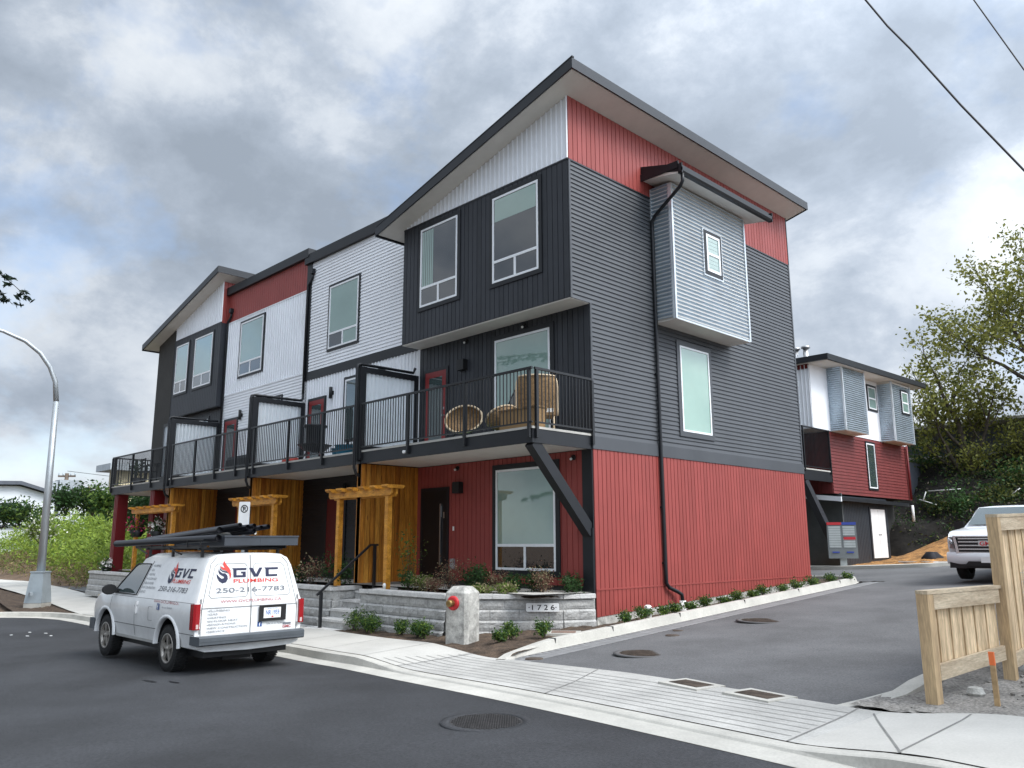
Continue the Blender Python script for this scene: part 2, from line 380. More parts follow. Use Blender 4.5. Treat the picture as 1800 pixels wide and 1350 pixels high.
def window(par, P, u0, u1, z0, z1, glass='blind_glass', low='dark_glass', casing=.1, row=.24, split=True, name='window', fr=.05, low2=None, casmat='black_trim', extra=None):
    """u0..u1, z0..z1 outer edge of the dark casing"""
    wi = MB(); a, b, c, d = u0+casing, u1-casing, z0+casing, z1-casing
    pbox(wi, P, a, a+fr, .0, .052, c, d); pbox(wi, P, b-fr, b, .0, .052, c, d)
    pbox(wi, P, a+fr, b-fr, .0, .052, c, c+fr); pbox(wi, P, a+fr, b-fr, .0, .052, d-fr, d)
    zr = c+fr
    if row:
        zr = c+(d-c)*row
        pbox(wi, P, a+fr, b-fr, .0, .05, zr-.03, zr+.03)
        if split: pbox(wi, P, (a+b)/2-.03, (a+b)/2+.03, .0, .05, c+fr, zr-.03)
        zr += .03
    wo = wi.build(name, 'white_frame', par)
    g = MB(); pbox(g, P, a+fr, b-fr, .0, .036, zr, d-fr); g.build('pane', glass, wo)
    if row:
        gl = [(a+fr, (a+b)/2-.03, low), ((a+b)/2+.03, b-fr, low2 or low)] if split else [(a+fr, b-fr, low)]
        for x0, x1, mm in gl:
            g = MB(); pbox(g, P, x0, x1, .0, .036, c+fr, zr-.06); g.build('pane', mm, wo)
    cs = MB(); k = casing
    pbox(cs, P, u0, u0+k, .0, .044, z0, z1); pbox(cs, P, u1-k, u1, .0, .044, z0, z1)
    pbox(cs, P, u0+k, u1-k, .0, .044, z0, z0+k); pbox(cs, P, u0+k, u1-k, .0, .044, z1-k, z1)
    cs.build('casing', casmat, wo)
    return wo
def railing(par, pts, z0, z1, posts, name='railing', drop=.2, bal=.1):
    """pts: two ground points; posts: fractions"""
    p, q = Vector((*pts[0], 0)), Vector((*pts[1], 0)); r = MB(); n = round((q-p).length/bal)
    r.bar(p+Vector((0,0,z1)), q+Vector((0,0,z1)), .045, .045); r.bar(p+Vector((0,0,z0+.1)), q+Vector((0,0,z0+.1)), .03, .03)
    for k in range(1, n):
        c = p.lerp(q, k/n); r.box(c.x-.008, c.y-.008, z0+.1, c.x+.008, c.y+.008, z1-.01)
    ro = r.build(name, 'rail_black', par)
    for t in posts:
        c = p.lerp(q, t); b = MB(); b.box(c.x-.03, c.y-.03, z0-drop, c.x+.03, c.y+.03, z1-.023); b.build('railing_post', 'rail_black', ro)
    return ro
# ================================================================== GROUND
SX = [-60,-14,-10,-6,-4,-3,-2,1,4,7.5,12,40]; SZ = [-.72,-.71,-.67,-.60,-.565,-.545,-.52,-.38,-.26,-.18,-.15,0.1]
def G(x, y):
    s = sum(float(np.interp(x+d, SX, SZ)) for d in (-1,-.5,0,.5,1))/5
    return s+.045*max(0, y+4.7)
def poly_at(line, n):
    P = [Vector((*p, 0)) for p in line]; d = [0]
    for a, b in zip(P, P[1:]): d.append(d[-1]+(b-a).length)
    res = []
    for k in range(n):
        t = d[-1]*k/(n-1); i = max(j for j in range(len(P)) if d[j] <= t+1e-9); i = min(i, len(P)-2)
        res.append(P[i].lerp(P[i+1], (t-d[i])/(d[i+1]-d[i])))
    return res
def patch(name, a, b, mats, dz=0., na=60, nb=12, dza=None, parent=None, bumpy=0, kind='structure', thick=0.):
    A, B = poly_at(a, na), poly_at(b, na); rows = []
    rr = random.Random(3)
    for j in range(nb):
        t = j/(nb-1); row = []
        for i in range(na):
            p = A[i].lerp(B[i], t); z = G(p.x, p.y)+(dz if dza is None else dza(p.x, p.y, t))+(rr.uniform(-bumpy, bumpy) if bumpy else 0)
            row.append((p.x, p.y, z))
        rows.append(row)
    mb = MB(); mb.grid(rows)
    if thick:
        for row in (rows[0], rows[-1]):
            mb.grid([row, [(x, y, z-thick) for x, y, z in row]])
    o = mb.build(name, mats, parent)
    return tag(o, kind=kind) if kind else o

# bare terrain (soil) to the horizon
def terr(x, y):
    z = G(x, y)-.06
    # the front garden beds behind the retaining walls stay below their soil
    if y > 22 or x < -24 or x > 12:
        z += .0
    d = max(0, y-27)
    bank = 0
    if x > -14: bank = min(1, max(0, (y-22.5-max(0, -x-2)*.2)/9))*5.0
    lf = max(0, min(1, (-x-26)/20))*max(0, min(1, (y+2)/7))*1.7
    return z+lf-(2.0 if y > 24.5 and -13 < x < 14 else 0)
mb = MB(); xs = sorted(set([-900,-500,-300,-200,-140,-110]+list(np.arange(-90,60,1.5))+[70,100,160,300,600])); ys = sorted(set([-600,-300,-150,-80,-50]+list(np.arange(-36,60,1.5))+[70,90,130,200,400,900]))
def terr_far(x, y):
    xc, yc = max(-90, min(60, x)), max(-36, min(60, y)); return terr(xc, yc)
mb.grid([[(x, y, terr_far(x, y)) for x in xs] for y in ys])
tag(mb.build('ground', 'soil'), kind='structure')

K = [(60,-15),(12,-7.35),(7.43,-6.65),(4.82,-6.25),(1.22,-5.68),(-1,-5.25),(-3.3,-4.98),(-6,-4.87),(-8,-4.87),(-12.8,-4.98),(-14.8,-4.95),(-16.3,-5.0),(-17.4,-5.3),(-18.2,-5.9),(-18.8,-7),(-19.1,-9),(-19.2,-14),(-19.2,-40)]
def off_line(line, d):
    P = [Vector(p) for p in line]; res = []
    for i, p in enumerate(P):
        t = (P[min(i+1, len(P)-1)]-P[max(i-1, 0)]).normalized(); res.append(tuple(p+Vector((t.y, -t.x))*d))
    return res
FAR = [(60,-40),(12,-40),(7.4,-40),(4.8,-40),(1.2,-40),(-1.5,-40),(-4.2,-40),(-8,-40),(-12,-40),(-14,-40),(-15,-40),(-16,-40),(-17,-40),(-18,-40),(-18.5,-40),(-19,-40.1),(-19.2,-40.2)]
mb = MB(); rows = []
ks = poly_at(K, 260)
for t in np.linspace(0, 1, 40)**1.6:
    rows.append([(p.x+(min(max(p.x,-19.1),40)-p.x)*0*t, p.y+(-40-p.y)*t if p.x > -19.15 else p.y, 0) for p in ks])
mb.grid([[(x, y, G(x, y)) for x, y, _ in r] for r in rows]); tag(mb.build('road', 'road'), kind='structure')
rs_ = random.Random(21)
for cx_, cy_, sx_, sy_ in ((-2.05,-7.75,.24,.045),(-1.6,-7.58,.18,.035)):
    mb = MB(); mb.poly([(cx_+sx_*math.cos(t)*rs_.uniform(.7,1.2), cy_+sy_*math.sin(t)*rs_.uniform(.7,1.2), 0) for t in np.linspace(0,6.28,18,endpoint=False)])
    mb.v = [(x, y, G(x, y)+.004) for x, y, z in mb.v]; tag(mb.build('road_stain', 'oil'), kind='structure')
# gutter pan + kerb
def drop(x):   # 1 = full kerb, 0 = driveway crossing
    def ss(a, b, v): t = max(0, min(1, (v-a)/(b-a))); return t*t*(3-2*t)
    return 1-ss(-1.3, .9, x)*(1-ss(7.1, 8.4, x))
def strip(name, prof, mats, line, n=300):
    d = [off_line(line, o) for o, _ in prof]; P = [poly_at(q, n) for q in d]; rows = []
    for (o, h), pl in zip(prof, P):
        rows.append([(p.x, p.y, G(p.x, p.y)+(h(p.x) if callable(h) else h)) for p in pl])
    mb = MB(); mb.grid(rows, sm=False); return mb.build(name, mats)
hk = lambda x: .03+.10*drop(x)
tag(strip('kerb', [(0, .004), (.32, .012), (.34, hk), (.37, lambda x: hk(x)+.008), (.50, lambda x: hk(x)+.010), (.51, -.06)], 'kerb', K), kind='structure')
KB = off_line(K, .5)
# sidewalk
front = [p for p in KB if p[0] < 13 and p[0] > -16.5]; front = [(60,-14.4)]+front
back = [(60,-11.9),(13,-5.15),(8.4,-4.42),(7.0,-4.36),(3.7,-3.85),(.85,-3.62),(-1,-3.3),(-5.9,-2.85),(-8,-2.75),(-12.5,-2.7),(-16,-2.6)]
hs = lambda x, y, t: .012+(hk(x)+.006)*(1-t)+(.022+.118*drop(x))*t
def yline(line, x):
    pts = sorted(line); return float(np.interp(x, [p[0] for p in pts], [p[1] for p in pts]))
# split: left pavement, apron, right pavement
def seg(line, x0, x1):
    return [(x1, yline(line, x1))]+[p for p in line if x0 < p[0] < x1]+[(x0, yline(line, x0))]
def xpatch(name, x0, x1, mk, n):
    mb = MB(); xs_ = [x0+(x1-x0)*k/(n-1) for k in range(n)]
    mb.grid([[(x, yline(front, x)*(1-t)+yline(back, x)*t, G(x, yline(front, x)*(1-t)+yline(back, x)*t)+hs(x, 0, t)) for x in xs_] for t in np.linspace(0, 1, 9)])
    tag(mb.build(name, mk), kind='structure')
xpatch('pavement', -16, .2, 'concrete', 110); xpatch('driveway_apron', .2, 7.2, 'apron', 90); xpatch('pavement', 7.2, 13, 'concrete', 50); xpatch('pavement', 13, 60, 'concrete', 30)
#tag(patch('pavement', seg(front, -16, .2), seg(back, -16, .2), 'concrete', na=90, nb=8, dza=hs), kind='structure')
#tag(patch('pavement', seg(front, 7.2, 60), seg(back, 7.2, 60), 'concrete', na=60, nb=8, dza=hs), kind='structure')
#tag(patch('driveway_apron', seg(front, .2, 7.2), seg(back, .2, 7.2), 'apron', na=60, nb=8, dza=hs), kind='structure')
path_a = [(-16,-4.5),(-17.6,-4.35),(-22,-3.8),(-29.2,-3.1),(-50,-1.4)]; path_b = [(-16,-2.6),(-18,-2.45),(-21.5,-2.1),(-29,-1.2),(-50,.5)]
tag(patch('pavement', path_a, path_b, 'concrete', dz=.135, na=40, nb=5), kind='structure')
# tooled joints
mb = MB()
def joint(p, q, w=.012, n=14, dz=.004):
    p, q = Vector((*p, 0)), Vector((*q, 0)); d = (q-p).normalized(); s = Vector((-d.y, d.x, 0))*w/2
    def Z(v):
        yf, yb = yline(front, v.x), yline(back, v.x); t = max(0, min(1, (v.y-yf)/(yb-yf)))
        return G(v.x, v.y)+hs(v.x, v.y, t)+dz
    rows = [[], []]
    for k in range(n+1):
        c = p.lerp(q, k/n)
        for r, sg in ((0, -1), (1, 1)):
            e = c+s*sg; rows[r].append((e.x, e.y, Z(e)))
    mb.grid(rows)
for k in range(1, 9):
    t = k/9.3
    joint((.3-.9*(1-t), yline(front, -.5)*(1-t)+yline(back, .3)*t), (7.05-.1*t, yline(front, 7.05)*(1-t)+yline(back, 7.0)*t), n=40)
for x in (-14.5,-13,-11.5,-10,-8.5,-7,-5.5,-4,-2.5,-1.0): joint((x, yline(front, x)+.01), (x-.05, yline(back, x)-.01))
joint((3.9, yline(front, 3.9)), (3.2, yline(back, 3.2)), .02); joint((7.1, yline(front, 7.1)), (6.95, yline(back, 6.95)), .02)
joint((7.16,-4.5), (8.06, yline(front, 8.06)), .018); joint((8.0,-4.45), (8.04, yline(front, 8.04)+.02), .018)
joint((.25, yline(front, .25)), (.3, yline(back, .3)), .02)
for x in (9.6, 11.2, 12.6): joint((x, yline(back, x)), (x+.1, yline(front, x)), .014)
tag(mb.build('pavement_joints', 'joint'), kind='structure')
# lane
lkx = lambda y: 1.06-.036*y
lane_l = [(lkx(y)+.5, y) for y in (-4.0, 0, 5, 11)]; 
tag(patch('lane', [(1.50,-3.72)]+[(lkx(y)+.5, y) for y in (-2, 0, 5, 11.2)]+[(.6, 17.5)], [(6.96,-4.36),(6.98,-2),(7.0,5),(7.0,17.5)], 'lane', dz=.008, na=60, nb=20), kind='structure')
tag(patch('lane', [(.75,11.3),(.3,11.5),(-1,12.3),(-30,12.6)], [(.7,17.5),(0,17.5),(-3,17.0),(-30,16.6)], 'lane', dz=.004, na=40, nb=8), kind='structure')
tag(patch('lane', [(.6,17.4),(3,17.4),(7,17.4)], [(.6,19.4),(3,19.6),(7,19.6)], 'lane', dz=.004, na=10, nb=6), kind='structure')
tag(patch('lane', [(-3,11.9),(-3,17.3)], [(6.9,11),(6.9,19.4)], 'lane', dz=.001, na=20, nb=20), kind='structure')
# paver strip with joints
pav = patch('paver_strip', [(lkx(y)+.02, y) for y in (-3.62, 0, 5, 11.0)], [(lkx(y)+.5, y) for y in (-3.72, 0, 5, 11.2)], 'paver', dz=.012, na=80, nb=4); tag(pav, kind='structure')
mb = MB()
for k in range(95):
    y = -3.6+k*.155; a = lkx(y); n = 2
    mb.box(a+.03, y, G(a, y)+.008, a+.49, y+.008, G(a, y)+.016+.003)
for f in (.17, .33):
    for k in range(60):
        y = -3.6+k*.245; a = lkx(y)+f; b = lkx(y+.245)+f
        mb.poly([(a, y, G(a, y)+.016), (a+.008, y, G(a, y)+.016), (b+.008, y+.245, G(b, y+.245)+.016), (b, y+.245, G(b, y+.245)+.016)])
tag(mb.build('paver_joints', 'seam'), kind='structure')
# lane kerbs
LK = [(1.35,-3.66),(1.18,-3.35)]+[(lkx(y), y) for y in (-2.6, 0, 3, 6, 9, 10.6)]+[(.45,11.3),(.1,11.55),(-.6,11.8),(-2.5,12.1),(-30,12.4)]
def lkh(x, y): return .03+.12*max(0, min(1, (y+3.7)/1.3))
d = [(-.0, 0), (-.05, .006), (-.10, 1), (-.12, 1.05), (-.24, 1.05), (-.25, -.3)]
P = [poly_at(off_line(LK, o), 120) for o, _ in d]
mb = MB(); mb.grid([[(p.x, p.y, G(p.x, p.y)+.012+(h*lkh(p.x, p.y) if abs(h) > .2 else h)) for p in pl] for (o, h), pl in zip(d, P)], sm=False)
for y in (-2.35, -.75, 1.5, 4.2, 7.0, 9.6):
    a = lkx(y); mb.box(a-.243, y, G(a, y)+.05, a-.075, y+.012, G(a, y)+.012+lkh(a, y)*1.05+.003, 1)
tag(mb.build('kerb', ['kerb', 'seam']), kind='structure')
RK = [(6.62,-4.33),(6.98,-3.6)]+[(7.02, y) for y in (-2, 2, 8, 19)]
P = [poly_at(off_line(RK, o), 60) for o in (0, .02, .05, .24, .25)]; hh = (0, .5, 1, 1, -.3)
mb = MB(); mb.grid([[(p.x, p.y, G(p.x, p.y)+.005+h*.13*max(.1, min(1, (p.y+4.4)/1.2))) for p in pl] for h, pl in zip(hh, P)], sm=False)
tag(mb.build('kerb', 'kerb'), kind='structure')
# beds
tag(patch('planting_bed', [(.0, y) for y in (-.4, 2, 5, 9.4)], [(lkx(y)-.24, y) for y in (-.9, 2, 5, 10.9)], 'mulch', dz=.08, na=60, nb=8, bumpy=.012), kind='structure')
tag(patch('planting_bed', [(.82,-3.6),(-1,-3.28),(-5.75,-2.85)], [(1.0,-.7),(-.3,-.1),(-5.75,-2.2)], 'mulch', dz=.115, na=60, nb=14, bumpy=.015, dza=lambda x, y, t: (.024+.112*drop(x))*max(0, 1-t*6)+.11*min(1, t*6)+rnd.uniform(-.012,.012)*min(1,t*8)), kind='structure')
tag(patch('planting_bed', [(1.2,-3.66),(-.4,-3.5)], [(.82,-.8),(-.1,-.6)], 'mulch', na=14, nb=24, dza=lambda x, y, t: (.024+.118*drop(x))*max(0, 1-t*7)+.09*min(1, t*7)+rnd.uniform(-.008,.008)*min(1,t*9)), kind='structure')
tag(patch('gravel_yard', [(6.85,-4.33),(7.6,-4.4)], [(7.22,-2.6),(7.6,-2.6)], 'gravel', na=10, nb=14, dz=.06, bumpy=.012), kind='structure')
tag(patch('planting_bed', [(.0, 9.3),(-2,9.3)], [(.45,11.0),(-2.,11.9)], 'mulch', dz=.09, na=10, nb=6, bumpy=.012), kind='structure')
tag(patch('planting_bed', off_line(K, .5)[9:14], [(-16,-4.48),(-17.6,-4.35),(-22,-3.8),(-27,-3.3),(-40,-2.5)], 'mulch', dz=.1, na=40, nb=14, bumpy=.02), kind='structure')
tag(patch('planting_bed', [(-8,-2.74),(-16,-2.58),(-21.5,-2.08)], [(-8,-2.0),(-16,-2.0),(-23,-1.9)], 'mulch', dz=.12, na=40, nb=5, bumpy=.015), kind='structure')
tag(patch('gravel_yard', [(7.26,-4.3),(13,-5.1),(60,-11.8)], [(7.28,12),(14,12),(60,12)], 'gravel', na=80, nb=60, dza=lambda x, y, t: .07+.03*math.sin(x*2.1)*math.sin(y*1.7)+rnd.uniform(-.012, .012)), kind='structure')
mb = MB(); rs = np.random.default_rng(5)
for k in range(420):
    x = 7.4+rs.random()*3.2; y = -4.25+rs.random()*4.5; z = G(x, y)+.07; s_ = .008+.022*rs.random()**3
    mb.lathe((x, y, z), [(0, s_*.7), (s_, .2*s_), (s_*.8, -s_)], n=5, sm=False)
tag(mb.build('gravel_stones', 'gravel'), kind='stuff', label='loose grey stones scattered on gravel yard', cat='stones')
tag(patch('woodchip_ground', [(-8,17.6),(-3,17.4),(.2,17.7),(3.5,19.7)], [(-8,24),(-2,25),(1,25.5),(4,25)], 'woodchip', na=50, nb=24, dza=lambda x, y, t: .05+1.0*min(1, t*1.6)*max(0, min(1, (x+2.6)/2.4))+rnd.uniform(-.03, .03)), kind='structure')
tag(patch('kerb', [(-10,17.0),(-3,17.2),(.2,17.45),(.7,17.9),(2.5,19.4)], [(-10,17.6),(-3,17.7),(.0,17.9),(.4,18.3),(2.3,19.9)], 'kerb', dz=.12, na=40, nb=3, thick=.14), kind='structure')

# ================================================================== TOWNHOUSE BLOCK
TB = thing('townhouse_block', (0,0,0), 'large three-storey townhouse row with red, white and charcoal siding and balconies', 'building')
def part(mb, name, mats, par=None): return mb.build(name, mats, par or TB)
zs = lambda x: 10.99+.25*x                  # underside of end roof
UB = [0, -5.75, -11.5, -17.3, -23.1]
# core walls behind the cladding
c = MB()
c.box(-23.1, .02, -.8, -.02, 9.18, 9.4); c.box(-5.73, .02, 9.4, -.02, 9.18, 9.55); c.box(-5.73, -.58, 6.46, -.02, .02, 9.5)
c.hexa([(-5.73,-.58,9.5),(-.02,-.58,9.5),(-.02,9.18,9.5),(-5.73,9.18,9.5),(-5.73,-.58,zs(-5.73)-.02),(-.02,-.58,zs(-.02)-.02),(-.02,9.18,zs(-.02)-.02),(-5.73,9.18,zs(-5.73)-.02)])
c.box(-11.5, .02, 9.4, -5.75, 9.18, 10.2); c.box(-17.28, .02, 9.4, -11.52, 9.18, 10.4)
c.box(-23.05, -.23, 3.4, -21.5, .02, 9.4); c.box(-21.5, -.23, 6.4, -17.32, .02, 9.4)
zd = lambda x: 10.99+.25*(x+17.3)
c.hexa([(-23.05,-.23,9.4),(-17.32,-.23,9.4),(-17.32,9.18,9.4),(-23.05,9.18,9.4),(-23.05,-.23,zd(-23.05)-.02),(-17.32,-.23,zd(-17.32)-.02),(-17.32,9.18,zd(-17.32)-.02),(-23.05,9.18,zd(-23.05)-.02)])
part(c, 'wall_core', 'stucco')
# --- end wall (east face, x = 0)
e = E_(0.)
def red_base(u): return .0+.045*u+.02
a = MB(); vsiding(a, e, .0, 9.2, .56, 3.34, .135, two=True); vsiding(a, e, .0, 9.2, red_base, .53, .135, two=True)
pbox(a, e, 0, 9.2, .0, .03, .53, .56)
part(a, 'ground_floor_siding', ['red_siding','red_siding_b'])
a = MB(); pbox(a, e, -.02, 9.21, .0, .035, 3.34, 3.6); part(a, 'trim_band', 'lap_siding')
a = MB(); lap(a, e, 0, 9.17, 3.6, 6.43, .1); lap(a, e, -.56, 9.17, 6.43, 9.49, .1); 
pbox(a, e, 9.14, 9.2, .0, .03, 3.6, 9.49); pbox(a, e, -.612, -.56, .0, .03, 6.43, 9.49); pbox(a, e, -.012, .04, .0, .03, 3.6, 6.43)
part(a, 'lap_cladding', 'lap_siding')
a = MB(); vsiding(a, e, -.6, 9.2, 9.52, 10.99, .15, two=True); part(a, 'gable_siding', ['red_siding','red_siding_b'])
a = MB(); pbox(a, e, -.61, 9.2, .0, .028, 9.485, 9.52); pbox(a, e, 9.17, 9.205, .0, .03, 9.52, 10.99); part(a, 'flashing', 'fascia')
a = MB(); a.hexa([(-.02,.02,-.6),(.006,.02,-.6),(.006,9.2,-.1),(-.02,9.2,-.1),(-.02,.02,.04),(.006,.02,.04),(.006,9.2,.46),(-.02,9.2,.46)]); part(a, 'foundation', 'old_concrete')
# metal bay
bx = .58; e2 = E_(bx)
a = MB(); corr(a, e2, 2.37, 5.56, 6.48, 9.72, .095, .026); corr(a, F(2.33), .04, bx-.03, 6.48, 9.72, .095, .026)
corr(a, lambda u, d, z: (u, 5.6+d, z), .02, bx-.03, 6.48, 9.72, .074, .011)
bay = part(a, 'metal_bay', 'galvanised')
a = MB()
for y0, y1 in ((2.305,2.37),(5.56,5.625)): pbox(a, e2, y0, y1, -.02, .032, 6.44, 9.72)
a.box(bx-.06, 2.298, 6.44, bx-.02, 2.34, 9.72); a.box(bx-.06, 5.6, 6.44, bx-.02, 5.632, 9.72); pbox(a, e2, 2.37, 5.56, 0, .03, 6.43, 6.48)
a.box(.0, 2.30, 6.44, .045, 2.34, 9.72)
a.build('bay_edge_trim', 'zinc', bay)
a = MB(); a.box(0, 2.33, 6.425, bx+.02, 5.6, 6.45); a.box(.02, 2.335, 6.45, bx, 5.6, 9.7); a.build('bay_soffit', 'soffit', bay)
window(bay, e2, 3.62, 4.40, 7.80, 8.93, 'blind_glass', 'blind_glass', .09, .48, False, fr=.06)
a = MB()
for y0, y1, z0, z1 in ((3.58,3.62,7.76,8.97),(4.40,4.44,7.76,8.97),(3.62,4.40,8.93,8.97),(3.62,4.40,7.76,7.8)): pbox(a, e2, y0, y1, 0, .034, z0, z1)
a.build('bay_window_flashing', 'zinc', bay)
# bay roof
a = MB(); y0, y1 = 1.98, 6.08
a.hexa([(.0,y0,10.02),(1.06,y0,9.74),(1.06,y1,9.74),(.0,y1,10.02),(.0,y0,10.2),(1.06,y0,9.92),(1.06,y1,9.92),(.0,y1,10.2)])
br = part(a, 'bay_roof', 'black_trim')
a = MB(); a.hexa([(.01,y0+.02,9.86),(1.05,y0+.02,9.70),(1.05,y1-.02,9.70),(.01,y1-.02,9.86),(.01,y0+.02,10.0),(1.05,y0+.02,9.735),(1.05,y1-.02,9.735),(.01,y1-.02,10.0)]); a.build('bay_roof_soffit', 'soffit', br)
a = MB()
pr = [(1.062,9.66),(1.14,9.67),(1.17,9.72),(1.17,9.80),(1.155,9.80),(1.15,9.73),(1.13,9.69),(1.075,9.685),(1.075,9.93),(1.062,9.93)]
a.prism([(x, y0-.03, z) for x, z in pr], (0, y1-y0+.06, 0)); a.box(1.062, y1+.0, 9.66, 1.17, y1+.03, 9.9); a.box(1.062,y0-.03,9.66,1.17,y0,9.9)
a.box(.0, y0-.018, 9.82, 1.062, y0+.015, 9.99)
a.build('gutter', 'black_trim', br)
a = MB(); a.tube([(1.11,2.05,9.68),(1.11,2.05,9.5),(1.03,2.06,9.4),(.2,2.24,9.0),(.07,2.28,8.9),(.07,2.28,8.7),(.07,2.28,.95),(.075,2.28,.6),(.09,2.36,.5),(.13,2.62,.4),(.16,2.72,.34),(.16,2.74,.2)], .042, 10)
for z in (7.5,5.2,2.2,1.): a.box(.0, 2.225, z, .075, 2.335, z+.04)
part(a, 'downpipe', 'black_trim')
a = MB(); a.lathe((.16,2.74,.04), [(.075,-.05),(.075,.17),(.06,.17),(.06,.1)], 16)
tag(a.build('drain_pipe', 'drain_white'), 'white plastic drain pipe receiving the black downpipe beside the red end wall', 'pipe')
window(TB, e, 3.12, 4.6, 3.88, 6.18, 'pale_glass', casing=.12, row=0, fr=.045, casmat='lap_siding')
# --- end roof
a = MB()
X0, X1, Y0, Y1 = -6.27, .62, -1.13, 9.36
def rp(x, y, dz): return (x, y, zs(x)+dz)
a.hexa([rp(X0,Y0,.205),rp(X1,Y0,.205),rp(X1,Y1,.205),rp(X0,Y1,.205),rp(X0,Y0,.235),rp(X1,Y0,.235),rp(X1,Y1,.235),rp(X0,Y1,.235)])
roof = part(a, 'roof', 'fascia')
a = MB(); a.hexa([rp(X0+.03,Y0+.03,0),rp(X1-.03,Y0+.03,0),rp(X1-.03,Y1-.03,0),rp(X0+.03,Y1-.03,0),rp(X0+.03,Y0+.03,.18),rp(X1-.03,Y0+.03,.18),rp(X1-.03,Y1-.03,.18),rp(X0+.03,Y1-.03,.18)]); a.build('soffit', 'soffit', roof)
def fascia(a, rp, X0, X1, Y0, Y1, d=.0, t=.03, h=.215):
    a.hexa([rp(X0,Y0-t,-.015),rp(X1,Y0-t,-.015),rp(X1,Y0,-.015),rp(X0,Y0,-.015),rp(X0,Y0-t,h),rp(X1,Y0-t,h),rp(X1,Y0,h),rp(X0,Y0,h)])
    a.hexa([rp(X0,Y1,-.015),rp(X1,Y1,-.015),rp(X1,Y1+t,-.015),rp(X0,Y1+t,-.015),rp(X0,Y1,h),rp(X1,Y1,h),rp(X1,Y1+t,h),rp(X0,Y1+t,h)])
    a.box(X1, Y0-t, rp(X1,0,-.015)[2], X1+t, Y1+t, rp(X1,0,h)[2]); a.box(X0-t, Y0-t, rp(X0,0,-.015)[2]-.03, X0, Y1+t, rp(X0,0,h)[2])
a = MB(); fascia(a, rp, X0, X1, Y0, Y1); a.build('fascia_board', 'fascia', roof)
a = MB(); t = .03
a.hexa([rp(X0,Y0-t-.008,.217),rp(X1+.04,Y0-t-.008,.217),rp(X1+.04,Y0+.03,.217),rp(X0,Y0+.03,.217),rp(X0,Y0-t-.008,.245),rp(X1+.04,Y0-t-.008,.245),rp(X1+.04,Y0+.03,.245),rp(X0,Y0+.03,.245)])
a.build('roof_edge_flashing', 'black_trim', roof)
# --- unit A front
f0, fb = F(0.), F(-.6)
a = MB(); vsiding(a, f0, -5.75, -.27, .6, 3.33, .15, two=True); part(a, 'ground_floor_siding', ['red_siding','red_siding_b'])
a = MB(); pbox(a, f0, -.27, .0, .0, .035, .46, 3.34); part(a, 'corner_trim', 'black_trim')
a = MB(); vsiding(a, f0, -5.75, -.0, 3.6, 6.43, .15, two=True); vsiding(a, fb, -5.75, -.0, 6.44, 9.5, .15, two=True)
a.box(-5.752, -.6, 6.44, -5.74, .0, 9.5); part(a, 'charcoal_siding', ['dark_siding','dark_siding_b'])
a = MB(); vsiding(a, fb, -5.75, 0., 9.54, lambda u: zs(u), .15, batten=True); part(a, 'gable_siding', 'white_siding')
a = MB(); pbox(a, fb, -5.75, .01, 0, .028, 9.5, 9.54); part(a, 'flashing', 'fascia')
a = MB(); a.box(-5.74, -.6, 6.415, .0, .0, 6.44); part(a, 'bay_soffit', 'soffit')
window(TB, fb, -5.10, -3.47, 7.16, 9.42, 'dark_glass', 'dark_glass', .1, .24)
w2 = window(TB, fb, -2.42, -.76, 7.16, 9.42, 'dark_glass', 'dark_glass', .1, .24)
# curtains/blinds behind glass show as lighter fields in the pane
a = MB(); pbox(a, fb, -2.25, -.93, .037, .040, 8.72, 9.26); a.build('roller_blind', 'blind_glass', w2)
a = MB()
for k in range(6): pbox(a, fb, -4.93+.075*k, -4.93+.055+.075*k, -.0, .039+.002*(k % 2), 7.75, 9.24)
a.build('curtain', 'blind_glass', [o for o in TB.children if o.name.startswith('window')][-2])
window(TB, f0, -3.0, -1.0, 3.64, 6.24, 'blind_glass', 'blind_glass', .12, .2, True)
window(TB, f0, -2.96, -.9, .76, 3.2, 'blind_glass', 'dark_glass', .12, .24, True)
def door(P, u0, u1, z0, z1, matd, glass=None, casing=.08, name='door', casmat='black_trim'):
    a = MB(); pbox(a, P, u0-casing, u0, 0, .045, z0, z1+casing); pbox(a, P, u1, u1+casing, 0, .045, z0, z1+casing); pbox(a, P, u0, u1, 0, .045, z1, z1+casing)
    pbox(a, P, u0-casing-.02, u1+casing+.02, 0, .06, z0-.05, z0)
    fr = a.build(name+'_frame', casmat, TB)
    a = MB(); pbox(a, P, u0, u1, 0, .038, z0, z1)
    if glass:
        s_ = .15
        a = MB(); pbox(a, P, u0, u0+s_, 0, .040, z0, z1); pbox(a, P, u1-s_, u1, 0, .040, z0, z1); pbox(a, P, u0+s_, u1-s_, 0, .040, z0, z0+.25); pbox(a, P, u0+s_, u1-s_, 0, .040, z1-.15, z1)
    d_ = a.build(name, matd, TB)
    if glass: a = MB(); pbox(a, P, u0+s_, u1-s_, 0, .035, z0+.25, z1-.15); a.build('door_glass', glass, d_)
    return d_
d1 = door(f0, -5.5, -4.58, .66, 2.72, 'black_door')
a = MB(); pbox(a, f0, -4.80, -4.77, .05, .075, .95, 2.4)
for z in (1.05,2.3): pbox(a, f0, -4.795, -4.775, .024, .05, z, z+.03)
pbox(a, f0, -4.70, -4.66, .024, .04, 2.05, 2.2); pbox(a, f0, -4.81, -4.765, .024, .05, 2.08, 2.35); a.build('door_handle', 'steel', d1)
d2 = door(f0, -5.48, -4.66, 3.66, 5.73, 'red_door', 'clear_glass')
a = MB(); pbox(a, f0, -4.78, -4.7, .026, .08, 4.55, 4.59); pbox(a, f0, -4.76, -4.72, .026, .05, 4.72, 4.78); a.build('door_handle', 'steel', d2)
